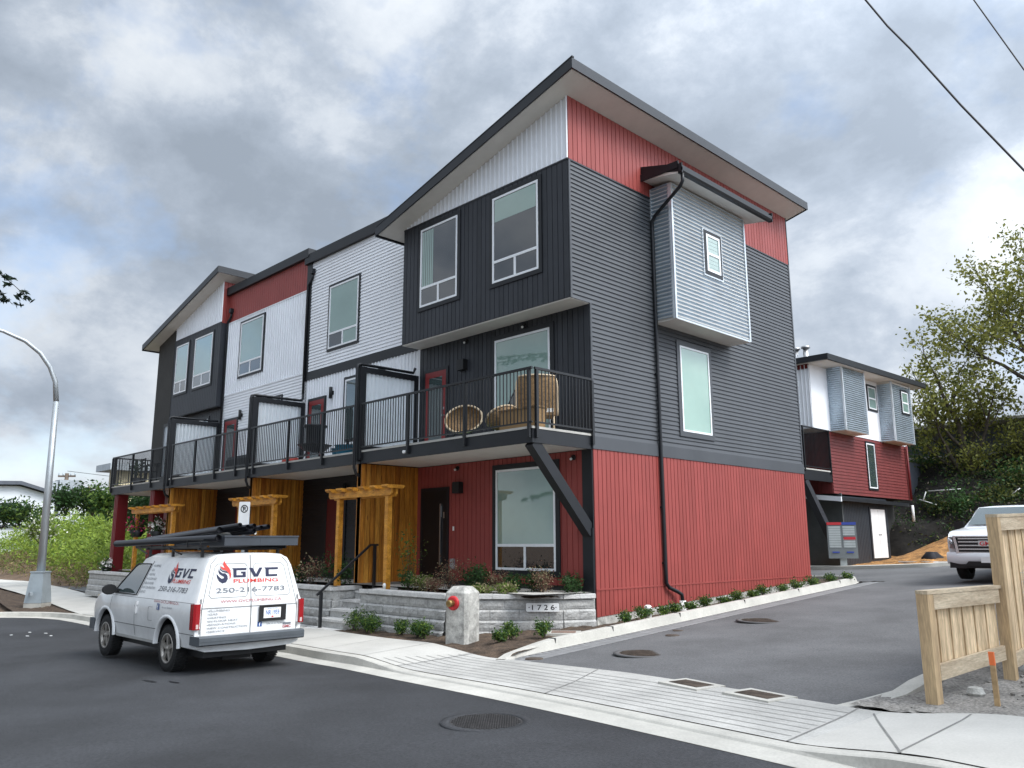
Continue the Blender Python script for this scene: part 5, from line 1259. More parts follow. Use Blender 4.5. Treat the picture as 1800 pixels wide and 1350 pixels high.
def pipe(p, q, r_, lab, mk='pipe_black', grp='black drain pipes on the van roof rack'):
    mw = Matrix.Translation(Vector((VX,VY,VZ))) @ Matrix.Rotation(R(180.3), 4, 'Z')
    p, q = mw @ Vector(p), mw @ Vector(q); a = MB(); a.tube([p, q], r_, 14, cap=False); a.tube([p, q], r_*.82, 14, cap=False); a.tube([p+(q-p)*.015, p+(q-p)*.02], r_*.81, 12)
    tag(a.build('drain_pipe', mk), lab, 'pipe', grp)
pipe((-.95,.60,2.10),(2.72,.88,2.02),.058,'thick black pipe along the near edge of the van roof','pipe_black',None)
a = None
pipe((-.80,.52,2.23),(2.4,.50,2.06),.052,'black pipe nearest the street in the bundle above the rack tray')
for k, (y, z) in enumerate(((.20,2.31),(.08,2.28),(-.02,2.30),(-.13,2.27),(-.24,2.29),(.03,2.21))):
    pipe((-.85-.03*k,y,z),(2.3,.46-.07*k,2.1),.042,'black pipe among the bundle of open ends above the rack tray')
pipe((-.9,-.05,2.19),(.5,.2,2.16),.03,'pale plastic pipe below the black bundle on the van','drain_white',None)

# ================================================================== SIGN, LAMP, WIRES
t = thing('no_parking_sign', (-9.2,-2.9,-.45), 'white no-parking sign on a thin post behind the van', 'sign')
a = MB(); a.box(-9.23,-2.93,-.5,-9.17,-2.87,2.5); a.build('sign_post', 'pole_steel', t)
sr_ = Vector((.80,.6,0)); so_ = Vector((.6,-.8,0)); c_ = Vector((-9.2,-2.9,0))+so_*.045
a = MB(); a.prism([tuple(c_+sr_*x+Vector((0,0,z))) for x, z in ((-.13,1.72),(.13,1.72),(.15,1.74),(.15,2.5),(.13,2.52),(-.13,2.52),(-.15,2.5),(-.15,1.74))], tuple(so_*.006)); a.build('sign_panel', 'white_plain', t)
a = MB()
def ringpoly(cz, r0, r1, m=0):
    n = 28; i = len(a.v)
    for k in range(n):
        an = 2*math.pi*k/n
        for r_ in (r0, r1): a.v.append(tuple(c_+so_*.009+sr_*(r_*math.cos(an))+Vector((0,0,cz+r_*math.sin(an)))))
    for k in range(n): a.f.append((i+2*k, i+2*k+1, i+(2*k+3) % (2*n), i+(2*k+2) % (2*n))); a.m.append(m); a.sm.append(False)
ringpoly(2.34,.075,.10); txt(a, 'P', tuple(c_+so_*.008-sr_*.035+Vector((0,0,2.285))), sr_, (0,0,1), .11, bold=.03)
pA, pB = c_+so_*.0095-sr_*.06+Vector((0,0,2.40)), c_+so_*.0095+sr_*.06+Vector((0,0,2.28)); a.bar(pA, pB, .004, .014, up=tuple(so_.cross(Vector((0,0,1)))))
for x in (-.05,.06): a.box(c_.x+x*.8-.012, c_.y+x*.6-.025, 1.80, c_.x+x*.8+.012, c_.y+x*.6-.005, 1.825)
a.build('sign_marking', 'black_plastic', t)
t = thing('street_lamp', (-20.7,-4.45,-.6), 'tall curved galvanised street lamp on a tapered metal base box', 'street lamp')
a = MB(); a.lathe((-20.7,-4.45,-.7), [(.42,0),(.42,.22),(.38,.24),(0,.24)], 4, sm=False); a.build('concrete_foot', 'kerb', t)
a = MB(); a.lathe((-20.7,-4.45,0), [(.42,-.46),(.30,.52),(.33,.53),(.33,.57),(0,.58)], 4, sm=False); a.box(-20.55,-4.80,-.2,-20.3,-4.72,-.1); ob = a.build('base_cover', 'base_grey', t)
pts = [(-20.7,-4.45,.5),(-20.7,-4.5,3.5),(-20.7,-4.54,6.4),(-20.7,-4.63,7.1),(-20.7,-4.85,7.6),(-20.7,-5.2,8.05),(-20.7,-5.7,8.40),(-20.7,-6.4,8.63),(-20.7,-7.2,8.72),(-20.7,-8.0,8.72)]
a = MB(); a.tube(pts[:3], [.135,.115,.092], 16); a.build('pole', 'pole_steel', t); a = MB(); a.tube(pts[2:], [.092,.085,.08,.075,.07,.062,.055,.05], 12); a.build('arm', 'pole_steel', t)
a = MB(); a.box(-20.85,-8.7,8.64,-20.55,-7.95,8.78); a.build('lamp_head', 'base_grey', t)
def wire(P, r_, lab, n=24):
    a = MB(); a.tube(P, r_, 5); tag(a.build('overhead_wire', 'wire_black'), lab, 'wire')
wire([(5.2,0,12.6),(6.15,0,10.36),(6.45,0,9.72),(6.75,0,9.17),(7.37,0,7.92),(8.06,0,6.62),(9.2,0,4.9),(10.4,0,3.4)], .016, 'thick overhead cable sagging nearest the building at top right')
wire([(6.6,0,11.9),(7.71,0,9.53),(8.22,0,8.13),(9.3,0,5.6)], .010, 'thin overhead wire at the far top right corner')

# ================================================================== REAR BUILDING
RB = thing('rear_townhouse', (-2.5,17,.6), 'smaller rear townhouse with white, metal and red siding beyond the lane', 'building')
def rpart(mb, n, mt, par=None): return mb.build(n, mt, par or RB)
XE = -3.1; er = E_(XE); y0, y1 = 18.0, 26.0
a = MB(); a.box(-12,y0+.02,3.28,XE-.02,y1,5.7); a.box(-12,y0-1.3+.02,5.72,XE-.02,y1,8.0); a.box(-12,19.2,.3,XE-.82,y1,3.3); rpart(a,'wall_core','stucco')
a = MB(); lap(a, er, y0, y1, 3.28, 5.68, .125); rpart(a,'lap_cladding','maroon_siding')
a = MB(); vsiding(a, F(y0), -12, XE, 3.28, 5.68, .15); rpart(a,'lower_siding','maroon_siding')
a = MB(); a.poly([er(y0-1.3,.012,5.7),er(y1,.012,5.7),er(y1,.012,8.37),er(y0-1.3,.012,8.19)]); vsiding(a, F(y0-1.3), -12, XE, 5.7, 8.15, .15, batten=True); rpart(a,'upper_siding','white_siding')
a = MB(); a.box(-12,y0-1.3,5.68,XE,y0,5.7); rpart(a,'bay_soffit','soffit')
for ya, yb in ((18.2,20.3),(23.15,25.3)):
    a = MB(); xb = XE+.6
    corr(a, E_(xb), ya, yb, 5.72, 8.2, .085, .014); corr(a, F(ya), XE, xb, 5.72, 8.2, .085, .014); b_ = rpart(a,'metal_bay','galvanised')
    a = MB(); a.box(XE,ya+.005,5.69,xb,yb,5.72); a.box(XE,ya+.012,5.72,xb-.01,yb,8.3); a.build('bay_soffit','soffit',b_)
    a = MB(); a.box(xb-.03,ya-.03,5.69,xb+.035,ya+.05,8.3); a.box(xb-.03,yb-.05,5.69,xb+.035,yb+.03,8.3); a.build('bay_edge_trim','zinc',b_)
window(RB, E_(XE+.6), 24.1, 25.0, 6.95, 8.05, 'blind_glass','blind_glass',.08,.48,False)
window(RB, er, 21.95, 22.95, 6.95, 8.1, 'blind_glass','blind_glass',.09,.48,False)
window(RB, er, 21.3, 22.28, 3.55, 5.58, 'clear_glass', casing=.08, row=0)
window(RB, F(y0-1.3), -5.6, -3.85, 6.15, 8.0, 'blind_glass','dark_glass',.09,.24)
a = MB()
def rr(x, y, d): return (x, y, 8.2+.02*(y-17)+d)
X0, X1, Y0, Y1 = -12.3, XE+.9, 16.4, 26.6
a.hexa([rr(X0,Y0,0),rr(X1,Y0,0),rr(X1,Y1,0),rr(X0,Y1,0),rr(X0,Y0,.22),rr(X1,Y0,.22),rr(X1,Y1,.22),rr(X0,Y1,.22)]); rf = rpart(a,'roof','fascia')
a = MB(); a.hexa([rr(X0+.1,Y0+.1,-.015),rr(X1-.1,Y0+.1,-.015),rr(X1-.1,Y1-.1,-.015),rr(X0+.1,Y1-.1,-.015),rr(X0+.1,Y0+.1,.01),rr(X1-.1,Y0+.1,.01),rr(X1-.1,Y1-.1,.01),rr(X0+.1,Y1-.1,.01)]); a.build('soffit','soffit',rf)
a = MB(); vsiding(a, F(y0-1.3-.01), -12, XE, 8.0, 8.2, .15); rpart(a,'gable_siding','red_deep')
for k in range(3):
    a = MB(); x, y = -4.9+.42*k, 18.6; a.tube([(x,y,8.3),(x,y,9.25)], .11, 10); a.lathe((x,y,9.25), [(.11,0),(.18,.02),(.18,.1),(0,.12)], 10); a.build('flue','flue',rf)
# deck with rail and brace
a = MB(); a.box(-9,15.7,3.7,XE-.0,15.76,4.08); a.box(XE-.06,15.76,3.7,XE,18.0,4.08); a.box(-9,15.76,4.02,XE-.06,18.0,4.08); dk = rpart(a,'balcony','black_trim')
a = MB(); a.box(XE-.04,15.7,4.081,XE+.012,17.95,4.13); a.build('deck_edge','deck_edge',dk)
railing(RB, ((XE+.02,15.7),(XE+.02,17.95)), 4.1, 5.68, (.02,.98), drop=.1); railing(RB, ((-8.5,15.72),(XE,15.72)), 4.1, 5.68, (.3,.6), drop=.1)
a = MB(); a.bar((XE-.14,15.85,3.7),(XE-.14,17.8,1.6),.24,.26,up=(1,0,0)); rpart(a,'deck_brace','dark_siding')
# storage porch with white doors
XS = -3.0
a = MB(); a.box(-9,18.5,.3,XS-.02,22.8,3.2); vsiding(a, E_(XS-.015), 18.5, 22.8, .5, 3.15, .15); st_ = rpart(a,'storage_porch','storage_dark')
a = MB(); a.hexa([(XS-1.2,17.6,3.12),(XS+.35,17.6,2.98),(XS+.35,24.4,2.94),(XS-1.2,24.4,3.08),(XS-1.2,17.6,3.30),(XS+.35,17.6,3.12),(XS+.35,24.4,3.08),(XS-1.2,24.4,3.26)]); a.build('porch_roof','fascia',st_)
a = MB(); a.box(-9,18.42,.3,XS,18.49,3.3); a.build('porch_end_wall','stucco_grey',st_)
a = MB(); a.hexa([(XS-1.2,17.52,3.12),(XS+.38,17.52,2.94),(XS+.38,17.6,2.94),(XS-1.2,17.6,3.12),(XS-1.2,17.52,3.3),(XS+.38,17.52,3.12),(XS+.38,17.6,3.12),(XS-1.2,17.6,3.3)]); a.build('porch_fascia','white_siding',st_)
ed = E_(XS)
for k in (0,1):
    a = MB(); u0 = 20.98+k*.72; pbox(a, ed, u0, u0+.70, .0, .05, .8, 2.76); dd = a.build('storage_door','white_plain',st_)
    a = MB(); pbox(a, ed, u0+(.60 if k == 0 else .05), u0+(.65 if k == 0 else .10), .05, .08, 1.7, 1.76); a.build('door_handle','steel',dd)
a = MB(); pbox(a, ed, 20.86, 20.97, .0, .04, .75, 2.84); pbox(a, ed, 22.42, 22.52, 0, .04, .75, 2.84); pbox(a, ed, 20.97, 22.42, 0, .04, 2.77, 2.84); a.build('door_frame','dark_siding',st_)
a = MB(); a.tube([(XE+.1,25.7,3.3),(XE+.1,25.7,5.7)],.05,8); rpart(a,'downpipe','red_deep'); a = MB(); a.tube([(XE+.5,24.6,2.3),(XE+.5,24.6,3.0)],.06,8); rpart(a,'downpipe','white_plain')
# mail box cluster
mb_ = thing('community_mailbox', (-2.75,17.6,.55), 'grey community mailbox cluster with red labels on a pedestal', 'mailbox', rz=R(40))
a = MB(); a.box(-.14,-.12,-.15,.14,.12,.3); a.build('pedestal','mail_grey',mb_,True)
a = MB(); a.box(-.62,-.24,.3,.62,.24,1.62); bo = a.build('cabinet','mail_dark',mb_,True)
a = MB(); a.box(-.62,-.262,1.52,.0,-.241,1.62); a.box(.06,-.262,.98,.56,-.241,1.08); a.box(.241+.38,-.1,.9,.632,.1,1.1); a.build('red_label','label_red',bo,True); a = MB(); a.box(.02,-.262,1.52,.62,-.241,1.62); a.box(-.45,-.262,.5,-.15,-.241,.55); a.box(.15,-.262,.5,.45,-.241,.55); a.build('blue_label','label_blue',bo,True)
for c_ in range(2):
    for k in range(9):
        if c_ == 1 and k in (4,): continue
        a = MB(); x = -.56+c_*.6; z = 1.40-k*.088; a.box(x,-.254,z,x+.5,-.241,z+.075); a.box(x+.05,-.258,z+.02,x+.09,-.254,z+.05); a.build('mail_door','mail_grey',bo,True)
mb_.rotation_euler[2] = R(28); mb_.scale = (.82, .9, 1)
# dark bag and scraps on the far kerb
a = MB(); rows = [[(-.05+.36*s_*math.cos(t_)*(1+.15*math.sin(3*t_)+.1*math.cos(5*t_)), 18.75+.26*s_*math.sin(t_)*(1+.12*math.cos(4*t_)), .74+z+.04*math.sin(4*t_)*s_) for t_ in np.linspace(0,6.28,18,endpoint=False)] for s_, z in ((1,0),(1.08,.1),(.75,.22),(.5,.33),(.05,.36))]; a.grid(rows, close=True)
tag(a.build('work_bag','clothes'),'black work bag lying on the far kerb by the wood chips','bag')
a = MB(); a.bar((-1.0,18.2,.74),(.7,18.2,.76),.06,.03); a.bar((.2,18.1,.74),(1.0,18.6,.76),.05,.03); tag(a.build('timber_offcut','white_plain'),'pale timber offcut lying on the kerb beside the work bag','timber')
# ================================================================== PICKUP
tk = thing('pickup_truck', (4.22, 10.1, G(4.3, 12)), 'white pickup truck with dark barred grille parked behind the tall fence', 'pickup', rz=R(-90))
TT = [(-6,1.30),(-3.95,1.30),(-3.7,1.36),(-3.45,1.88),(-2.6,1.93),(-2.1,1.90),(-1.25,1.34),(-.9,1.30),(-.3,1.22),(-.08,1.14),(0,1.02)]
TS = [(0,.42),(.80,.42),(.93,.46),(.98,.55),(1.0,.85),(1.0,1.0),(.985,1.10),(.965,1.18),(.93,1.26),(.80,1.80),(.70,1.90),(.4,1.925),(0,1.93)]
def tsec(x):
    t = lerp_prof(x, TT); res = []
    for w_, z in TS:
        if z > 1.2:
            z = 1.2+(z-1.2)*(t-1.2)/.73 if t > 1.36 else min(z, t-.02*(w_*w_))
            if t <= 1.36: w_ = min(.95, w_*1.08)
        z = min(z, t); w_ *= 1-.06*max(0, (x+.5)/.5)**2
        res.append((x-(.05 if z < .7 and x > -.1 else 0)-.10*(w_**4)*(1 if x > -.2 else 0), w_, z))
    return res
bm = MB(); rows = []
for x in (-5.75,-5,-4.5,-3.95,-3.7,-3.45,-3.0,-2.6,-2.1,-1.7,-1.25,-1.0,-.6,-.3,-.12,-.03,0):
    s_ = tsec(x); rows.append(s_+[(a_, -b_, c_) for a_, b_, c_ in reversed(s_[1:-1])])
bm.grid(rows, close=True); n_ = len(TS)
for r_ in (rows[0], rows[-1]):
    L_ = r_[:n_]; Rr = [r_[0]]+[r_[-k] for k in range(1, n_-1)]+[r_[n_-1]]
    for k in range(n_-1):
        uq = []
        for p in (L_[k], L_[k+1], Rr[k+1], Rr[k]):
            if p not in uq: uq.append(p)
        bm.poly(uq)
tb = bm.build('body', ['truck_paint','black_plastic'], tk, True)
boolean(tb, [cutter(-.95,.42,.50,.6,1.2), cutter(-.95,.42,.50,-1.2,-.6), cutter(-4.6,.42,.50,.6,1.2), cutter(-4.6,.42,.50,-1.2,-.6)])
for x in (-.95,-4.6):
    for s_ in (1,-1): wheel(tk, x, s_*.84, .40, .27, s_, 'chrome', False, 6)
a = MB(); a.box(-5.6,-.8,.3,-.2,.8,.44); a.box(-.25,-.92,.30,-.02,.92,.44); a.build('underbody','black_plastic',tk,True)
fx = .005
a = MB(); a.hexa([(fx-.06,-.66,.70),(fx+.01,-.66,.70),(fx+.01,.66,.70),(fx-.06,.66,.70),(fx-.06,-.72,1.07),(fx+.0,-.72,1.07),(fx+.0,.72,1.07),(fx-.06,.72,1.07)]); g = a.build('grille','black_plastic',tk,True)
a = MB()
for z in (.77,.86,.95,1.03): a.box(fx+.005,-.66,z-.015,fx+.025,.66,z+.015)
a.box(fx-.02,-.78,1.07,fx+.03,.78,1.10); a.box(fx-.03,-.72,.665,fx+.03,.72,.70)
for s_ in (1,-1): a.hexa([(fx-.03,s_*.66,.69),(fx+.02,s_*.66,.69),(fx+.02,s_*.72,.69),(fx-.03,s_*.72,.69),(fx-.03,s_*.72,1.08),(fx+.02,s_*.72,1.08),(fx+.02,s_*.78,1.08),(fx-.03,s_*.78,1.08)])
a.build('grille_bars','chrome',g,True)
a = MB(); txt(a, 'GMC', (fx+.028,-.17,.86), (0,1,0), (0,0,1), .10, width=.36, bold=.03); a.box(fx+.018,-.2,.84,fx+.026,.2,.98,1); a.build('grille_badge',['label_red','chrome'],g,True)
for s_ in (1,-1):
    a = MB(); y0, y1 = s_*.78, s_*.955
    a.hexa([(-.12,y0,.78),(-.015,y0,.78),(-.11,y1,.80),(-.3,y1,.80),(-.12,y0,1.07),(-.02,y0,1.07),(-.13,y1,1.08),(-.36,y1,1.08)]); h_ = a.build('headlight','headlight',tk,True)
    a = MB(); a.lathe((-.04,s_*.845,.95), [(.05,-.02),(.055,.035),(.0,.04)], 14, 0); a.build('bulb_lens','chrome',h_,True)
    a = MB(); a.hexa([(-.2,s_*.72,.50),(.03,s_*.72,.50),(-.05,s_*.93,.52),(-.3,s_*.93,.52),(-.2,s_*.72,.58),(.03,s_*.72,.58),(-.05,s_*.93,.60),(-.3,s_*.93,.60)]); a.build('fog_lamp','black_plastic',tk,True)
a = MB(); rows = []
for z, d in ((.40,.0),(.45,.05),(.56,.07),(.66,.06),(.70,.0)):
    rows.append([(d-.10*abs(y)**4, y, z) for y in np.linspace(-.98,.98,15)])
a.grid(rows); a.build('front_bumper','truck_paint',tk,True)
a = MB(); a.hexa([(-.05,-.55,.36),(.075,-.55,.36),(.075,.55,.36),(-.05,.55,.36),(-.05,-.45,.47),(.078,-.45,.47),(.078,.45,.47),(-.05,.45,.47)]); a.build('air_intake','black_plastic',tk,True)
a = MB(); a.box(.08,-.16,.44,.09,.16,.58); a.build('number_plate','white_plain',tk,True)
def tq(pts, d): return [(x+d, y, z+d) for x, y, z in pts]
a = MB(); a.poly(tq([(-1.30,.78,1.38),(-2.02,.66,1.84),(-2.02,-.66,1.84),(-1.30,-.78,1.38)], .02)); a.build('windscreen','clear_glass',tk,True)
for s_ in (1,-1):
    a = MB(); a.poly([(-1.7,s_*.925,1.34),(-2.2,s_*.83,1.72),(-3.3,s_*.83,1.74),(-3.5,s_*.925,1.34)]); a.build('side_window','clear_glass',tk,True)
    a = MB(); a.box(-1.75,s_*.98,1.28,-1.6,s_*1.22,1.5); a.build('wing_mirror','black_plastic',tk,True)

# ================================================================== FENCES, YARD
def fence(name, x, y0, y1, z0, z1, step, label, posts, bz=lambda y: 0, rz=0):
    r = thing(name, (x, y0, bz(y0)), label, 'fence')
    for y in posts:
        a = MB(); a.box(x-.058,y-.058,bz(y)-.25,x+.058,y+.058,z1(y)-.0); a.build('post','fence_post',r)
    n = round((y1-y0-.14)/step); w_ = (y1-y0-.14)/n; a = MB()
    for k in range(n):
        ya = y0+.07+k*w_; yb = ya+w_-.006; d = .012 if k % 2 else 0
        a.hexa([(x-.02+d,ya,bz(ya)+z0),(x+.0+d,ya,bz(ya)+z0),(x+.0+d,yb,bz(yb)+z0),(x-.02+d,yb,bz(yb)+z0),(x-.02+d,ya,z1(ya)),(x+.0+d,ya,z1(ya)),(x+.0+d,yb,z1(yb)),(x-.02+d,yb,z1(yb))])
    a.build('boards','fence_wood',r)
    for side in (1,):
        a = MB(); ya, yb = y0+.07, y1-.07
        for zf_, h in ((lambda y: z1(y)-.15, .15), (lambda y: bz(y)+z0-.02, .15)):
            a.hexa([(x+.018,ya,zf_(ya)),(x+.055,ya,zf_(ya)),(x+.055,yb,zf_(yb)),(x+.018,yb,zf_(yb)),(x+.018,ya,zf_(ya)+h),(x+.055,ya,zf_(ya)+h),(x+.055,yb,zf_(yb)+h),(x+.018,yb,zf_(yb)+h)])
        a.build('rail','fence_rail',r)
    a = MB(); ya, yb = y0-.06, y1+(.0 if y1 < 0 else .1)
    a.hexa([(x-.06,ya,z1(ya)),(x+.062,ya,z1(ya)),(x+.062,yb,z1(yb)),(x-.06,yb,z1(yb)),(x-.06,ya,z1(ya)+.035),(x+.062,ya,z1(ya)+.035),(x+.062,yb,z1(yb)+.035),(x-.06,yb,z1(yb)+.035)])
    a.build('cap_rail','fence_rail',r)
    r.rotation_euler[2] = rz
    return r
gz = lambda y: G(7.5, y)+.08
fence('low_fence', 7.53, -3.95, -2.32, .22, lambda y: .95, .14, 'low new cedar fence panel by the pavement, stepping up to the tall fence', (-3.95,), gz, -R(7))
fence('tall_fence', 7.77, -2.3, 7.8, .12, lambda y: 1.73+.03*(y+2.25), .14, 'tall new cedar fence behind the low panel, in front of the white pickup', (-2.3,.3,2.9,5.4,7.8), gz)
a = MB(); 
def wm(y, z): return (7.88+.03*math.sin(y*2), y, z)
for k in range(22): y = -2.0+k*.1; a.tube([wm(y,.30+.02*math.sin(k)), wm(y,1.12+.03*math.sin(k*.7))], .002, 3, cap=False, sm=False)
for k in range(9): z = .3+k*.1; a.tube([wm(-2.0+j*.35, z+.015*math.sin(j+k)) for j in range(7)], .002, 3, cap=False, sm=False)
tag(a.build('wire_mesh','pole_steel'),'loose wire mesh leaning against the tall fence','mesh')
t = thing('survey_stake', (8.02,-3.75,.0), 'wooden survey stake with orange painted tip in gravel', 'stake')
a = MB(); a.hexa([(8.0,-3.77,-.1),(8.045,-3.77,-.1),(8.045,-3.74,-.1),(8.0,-3.74,-.1),(7.985,-3.73,.30),(8.03,-3.73,.30),(8.03,-3.70,.30),(7.985,-3.70,.30)]); a.build('shaft','stake_wood',t)
a = MB(); a.hexa([(7.984,-3.732,.30),(8.031,-3.732,.30),(8.031,-3.699,.30),(7.984,-3.699,.30),(7.978,-3.722,.42),(8.025,-3.722,.42),(8.025,-3.692,.42),(7.978,-3.692,.42)]); a.build('painted_tip','orange',t)
a = MB(); a.box(7.75,-1.55,.1,12,-1.50,.36); tag(a.build('garden_board','fence_rail'),'weathered timber board edging the gravel yard beside the fence','board')
a = MB(); z = G(8,-2)+.13; a.tube([(7.78,-1.98,z),(8.6,-1.9,z)],.045,12); a.tube([(7.9,-1.97,z),(7.97,-1.965,z)],.046,12,1); tag(a.build('plastic_tube',['drain_white','text_grey']),'white printed plastic tube lying on gravel by the fence foot','tube')
a = MB(); a.lathe((7.72,-3.35,G(7.72,-3.35)+.11), [(0,.05),(.07,.03),(.09,-.02),(.06,-.06)], 8, sm=False); tag(a.build('stone','old_concrete'),'grey stone lying near the low fence post','stone')

# ================================================================== BANK, TREES BEHIND
def leafcloud(f, C_, n, sp, leaf, mats, up=0.):
    C_ = np.asarray(C_); idx = rng.integers(0, len(C_), n); P = C_[idx]+rng.normal(size=(n,3))*sp; f.leaves(P, leaf, rng, tuple(range(len(mats))), .65, up)
def tree(name, base, H, limbs, label, mats, nleaf, leaf, spread, seed, cat='tree', group=None, trunk_r=.22, lean=(0,0), first=.2, sp=.28, depth=4, upk=.35):
    r_ = random.Random(seed); root = thing(name, base, label, cat, group); tk_ = MB(); tips = []
    def grow(p, d, L_, rad, lev):
        pts = [p]; q = p.copy(); dd = d.copy(); n = 4
        for k in range(n):
            dd = (dd+Vector((r_.uniform(-.22,.22), r_.uniform(-.22,.22), r_.uniform(-.1,.2)))).normalized(); q = q+dd*(L_/n); pts.append(q.copy())
        tk_.tube(pts, [rad*(1-.5*k/n) for k in range(n+1)], 7 if lev < 2 else 4, cap=False)
        if lev >= 2: tips.extend(pts[2:])
        if lev >= depth: tips.append(q); return
        nb = limbs if lev == 0 else r_.choice((2,3,3))
        for k in range(nb):
            t = r_.uniform(first, 1) if lev == 0 else r_.uniform(.35, 1); i = min(n-1, int(t*n)); st = pts[i].lerp(pts[i+1], t*n-i)
            an = 2*math.pi*(k+r_.random()*.7)/nb; side = Vector((math.cos(an), math.sin(an), 0))
            nd = (dd*.55+side*spread+Vector((0,0,upk*r_.random()))).normalized()
            grow(st, nd, L_*r_.uniform(.5,.72), rad*(1-.5*t)*.6, lev+1)
        if lev < depth: grow(q, dd, L_*.6, rad*.5, lev+1)
    grow(Vector(base)-Vector((0,0,.3)), Vector((lean[0], lean[1], 1)).normalized(), H*.42, trunk_r, 0)
    tk_.build('trunk', 'bark', root)
    f = MB(); leafcloud(f, [tuple(v) for v in tips], nleaf, sp, leaf, mats); f.build('crown', mats, root); return root
OK_ = ['leaf_oak','leaf_oak_dark','leaf_oak']
tree('oak_tree', (.9,33.5,4.2), 15.5, 7, 'tall spreading oak with thin olive spring leaves at the right edge', OK_, 13500, .105, .8, 5, lean=(.0,0), first=.25, sp=.30, trunk_r=.35)
tree('oak_tree', (-2.1,31.5,3.6), 9.5, 7, 'smaller multi-limbed oak with sparse leaves beside the rear townhouse', OK_, 6000, .10, .85, 12, lean=(.08,0), first=.15, sp=.24, trunk_r=.26)
tree('oak_tree', (4.6,36,4.5), 15, 7, 'oak mostly out of frame behind the pickup', OK_, 6000, .12, .75, 21, first=.2, sp=.3, trunk_r=.3)
for i, (x, y, z, r_, h, mm, lab) in enumerate(((-1.1,27.5,1.9,1.1,1.9,['leaf_bush','leaf_shrub'],'bright green bush on the dark bank above the pickup'),(.8,29.5,3.4,1.3,1.8,['leaf_oak_dark','leaf_bush'],'dark low bush on the bank right of the bright green one'),(-1.8,31,4.2,1.5,2.0,OK_,'olive thicket under the smaller oak'),(2.3,31.5,4.6,1.6,2.0,['leaf_oak_dark','leaf_oak'],'dark thicket at right edge under the tall oak'),(-4.5,31.5,4.2,1.3,2.4,['leaf_oak_dark','leaf_bush'],'dark bush right behind the rear townhouse corner'),(.1,32,4.8,1.6,2.4,OK_,'loose olive shrubs at the top of the bank'),
  (-.2,28.2,2.6,1.0,1.3,['leaf_oak_dark','leaf_dark'],'dark creeping shrub just behind the bright green bush'),(-2.6,28.4,2.4,1.0,1.3,['leaf_oak_dark','leaf_dark'],'dark creeping shrub left of the bright green bush'))):
    shrub('bank_bush', x, y, z, r_, h*.9, mm, lab, 'bush', n=1100, leaf=.08, stems=14)
tag(patch('bank', [(-9,23.5),(-3,24.6),(0,25.3),(4,25.6),(14,25.6)], [(-9,33),(-3,33.5),(0,33.5),(4,33.5),(14,33.5)], 'bank_soil', na=70, nb=34, dza=lambda x, y, t: -.1+4.6*min(1, t**.75)+rnd.uniform(-.12,.12)+.25*math.sin(x*1.3+y)+.2*math.sin(y*2.1-x)), kind='structure')
for (p, q, lab) in (((-2.9,27.6,3.75),(-1.5,27.6,3.78),'white plastic pipe lying level on the dark bank left of the oak trunk'),((-3.0,27.6,3.72),(-3.1,27.4,3.3),'short upright white pipe at the left end of the level one'),((-3.3,27.5,3.38),(-2.5,27.3,3.1),'white pipe slanting below the level one on the bank'),((.15,28,3.3),(.75,28,3.72),'white pipe slanting up on the bank left of the person')):
    a = MB(); a.tube([p, q], .024, 6); tag(a.build('plastic_pipe','drain_white'), lab, 'pipe')
f = MB(); P = []; rb = np.random.default_rng(17)
def bankz(x, y):
    t = max(0, min(1, (y-25)/8.5)); return G(x, y)-.1+4.6*min(1, t**.75)+.25*math.sin(x*1.3+y)+.2*math.sin(y*2.1-x)
for k in range(330):
    x = -5+12*rb.random(); y = 25.3+8*rb.random(); n = 26; hh = .25+.7*rb.random()**2
    P.append(np.stack([x+rb.normal(size=n)*.3, y+rb.normal(size=n)*.3, bankz(x, y)+hh*rb.random(n)], 1))
f.leaves(np.concatenate(P), .07, rng, (0,1,2,0,3), .5); tag(f.build('undergrowth', ['leaf_dark','leaf_oak_dark','leaf_bush','bark']), kind='stuff', label='dark tangled undergrowth and ivy covering the bank', cat='undergrowth')
# retaining ledge and long building on top
t = thing('upper_building', (-2,36,6), 'long low building with pale metal roof behind the oaks on the bank', 'building')
a = MB(); a.box(-12,36.02,5.2,22,44,7.55); a.build('wall','far_grey',t)
a = MB(); a.hexa([(-13,34.6,7.55),(23,34.6,7.85),(23,45,7.85),(-13,45,7.55),(-13,34.6,7.68),(23,34.6,7.98),(23,45,9.2),(-13,45,8.9)])
for k in range(120): x = -13+.3*k; a.bar((x,34.6,7.69+.0083*(x+13)),(x,45,8.91+.0083*(x+13)),.04,.05)
a.build('roof','metal_roof',t)
for k in range(5):
    a = MB(); x = -9.5+4.6*k; a.box(x,35.98,6.0,x+1.6,36.02,7.1); a.build('window','clear_glass',t)
t = thing('concrete_ledge', (0,34,5), 'long weathered concrete ledge along the top of the dark bank', 'ledge')
a = MB(); a.box(-12,33.4,4.2,20,34.4,5.75); a.build('ledge_wall','old_concrete',t); a = MB(); a.box(-12,33.3,5.75,20,34.5,5.88); a.build('ledge_cap','concrete',t)
t = thing('neighbour_porch', (-5.5,30,5), 'small porch corner with white railing between rear townhouse and oak', 'porch')
a = MB(); a.box(-8,29.5,3.5,-4.4,31.5,5.35); a.build('deck','far_grey',t); a = MB()
for k in range(14): a.box(-7.9+.25*k,29.5,5.35,-7.86+.25*k,29.54,6.2)
a.box(-8,29.49,6.2,-4.4,29.55,6.27); a.build('railing','white_plain',t); a = MB(); a.box(-4.6,29.45,5.35,-4.4,29.6,7.0); a.build('post','far_grey',t)
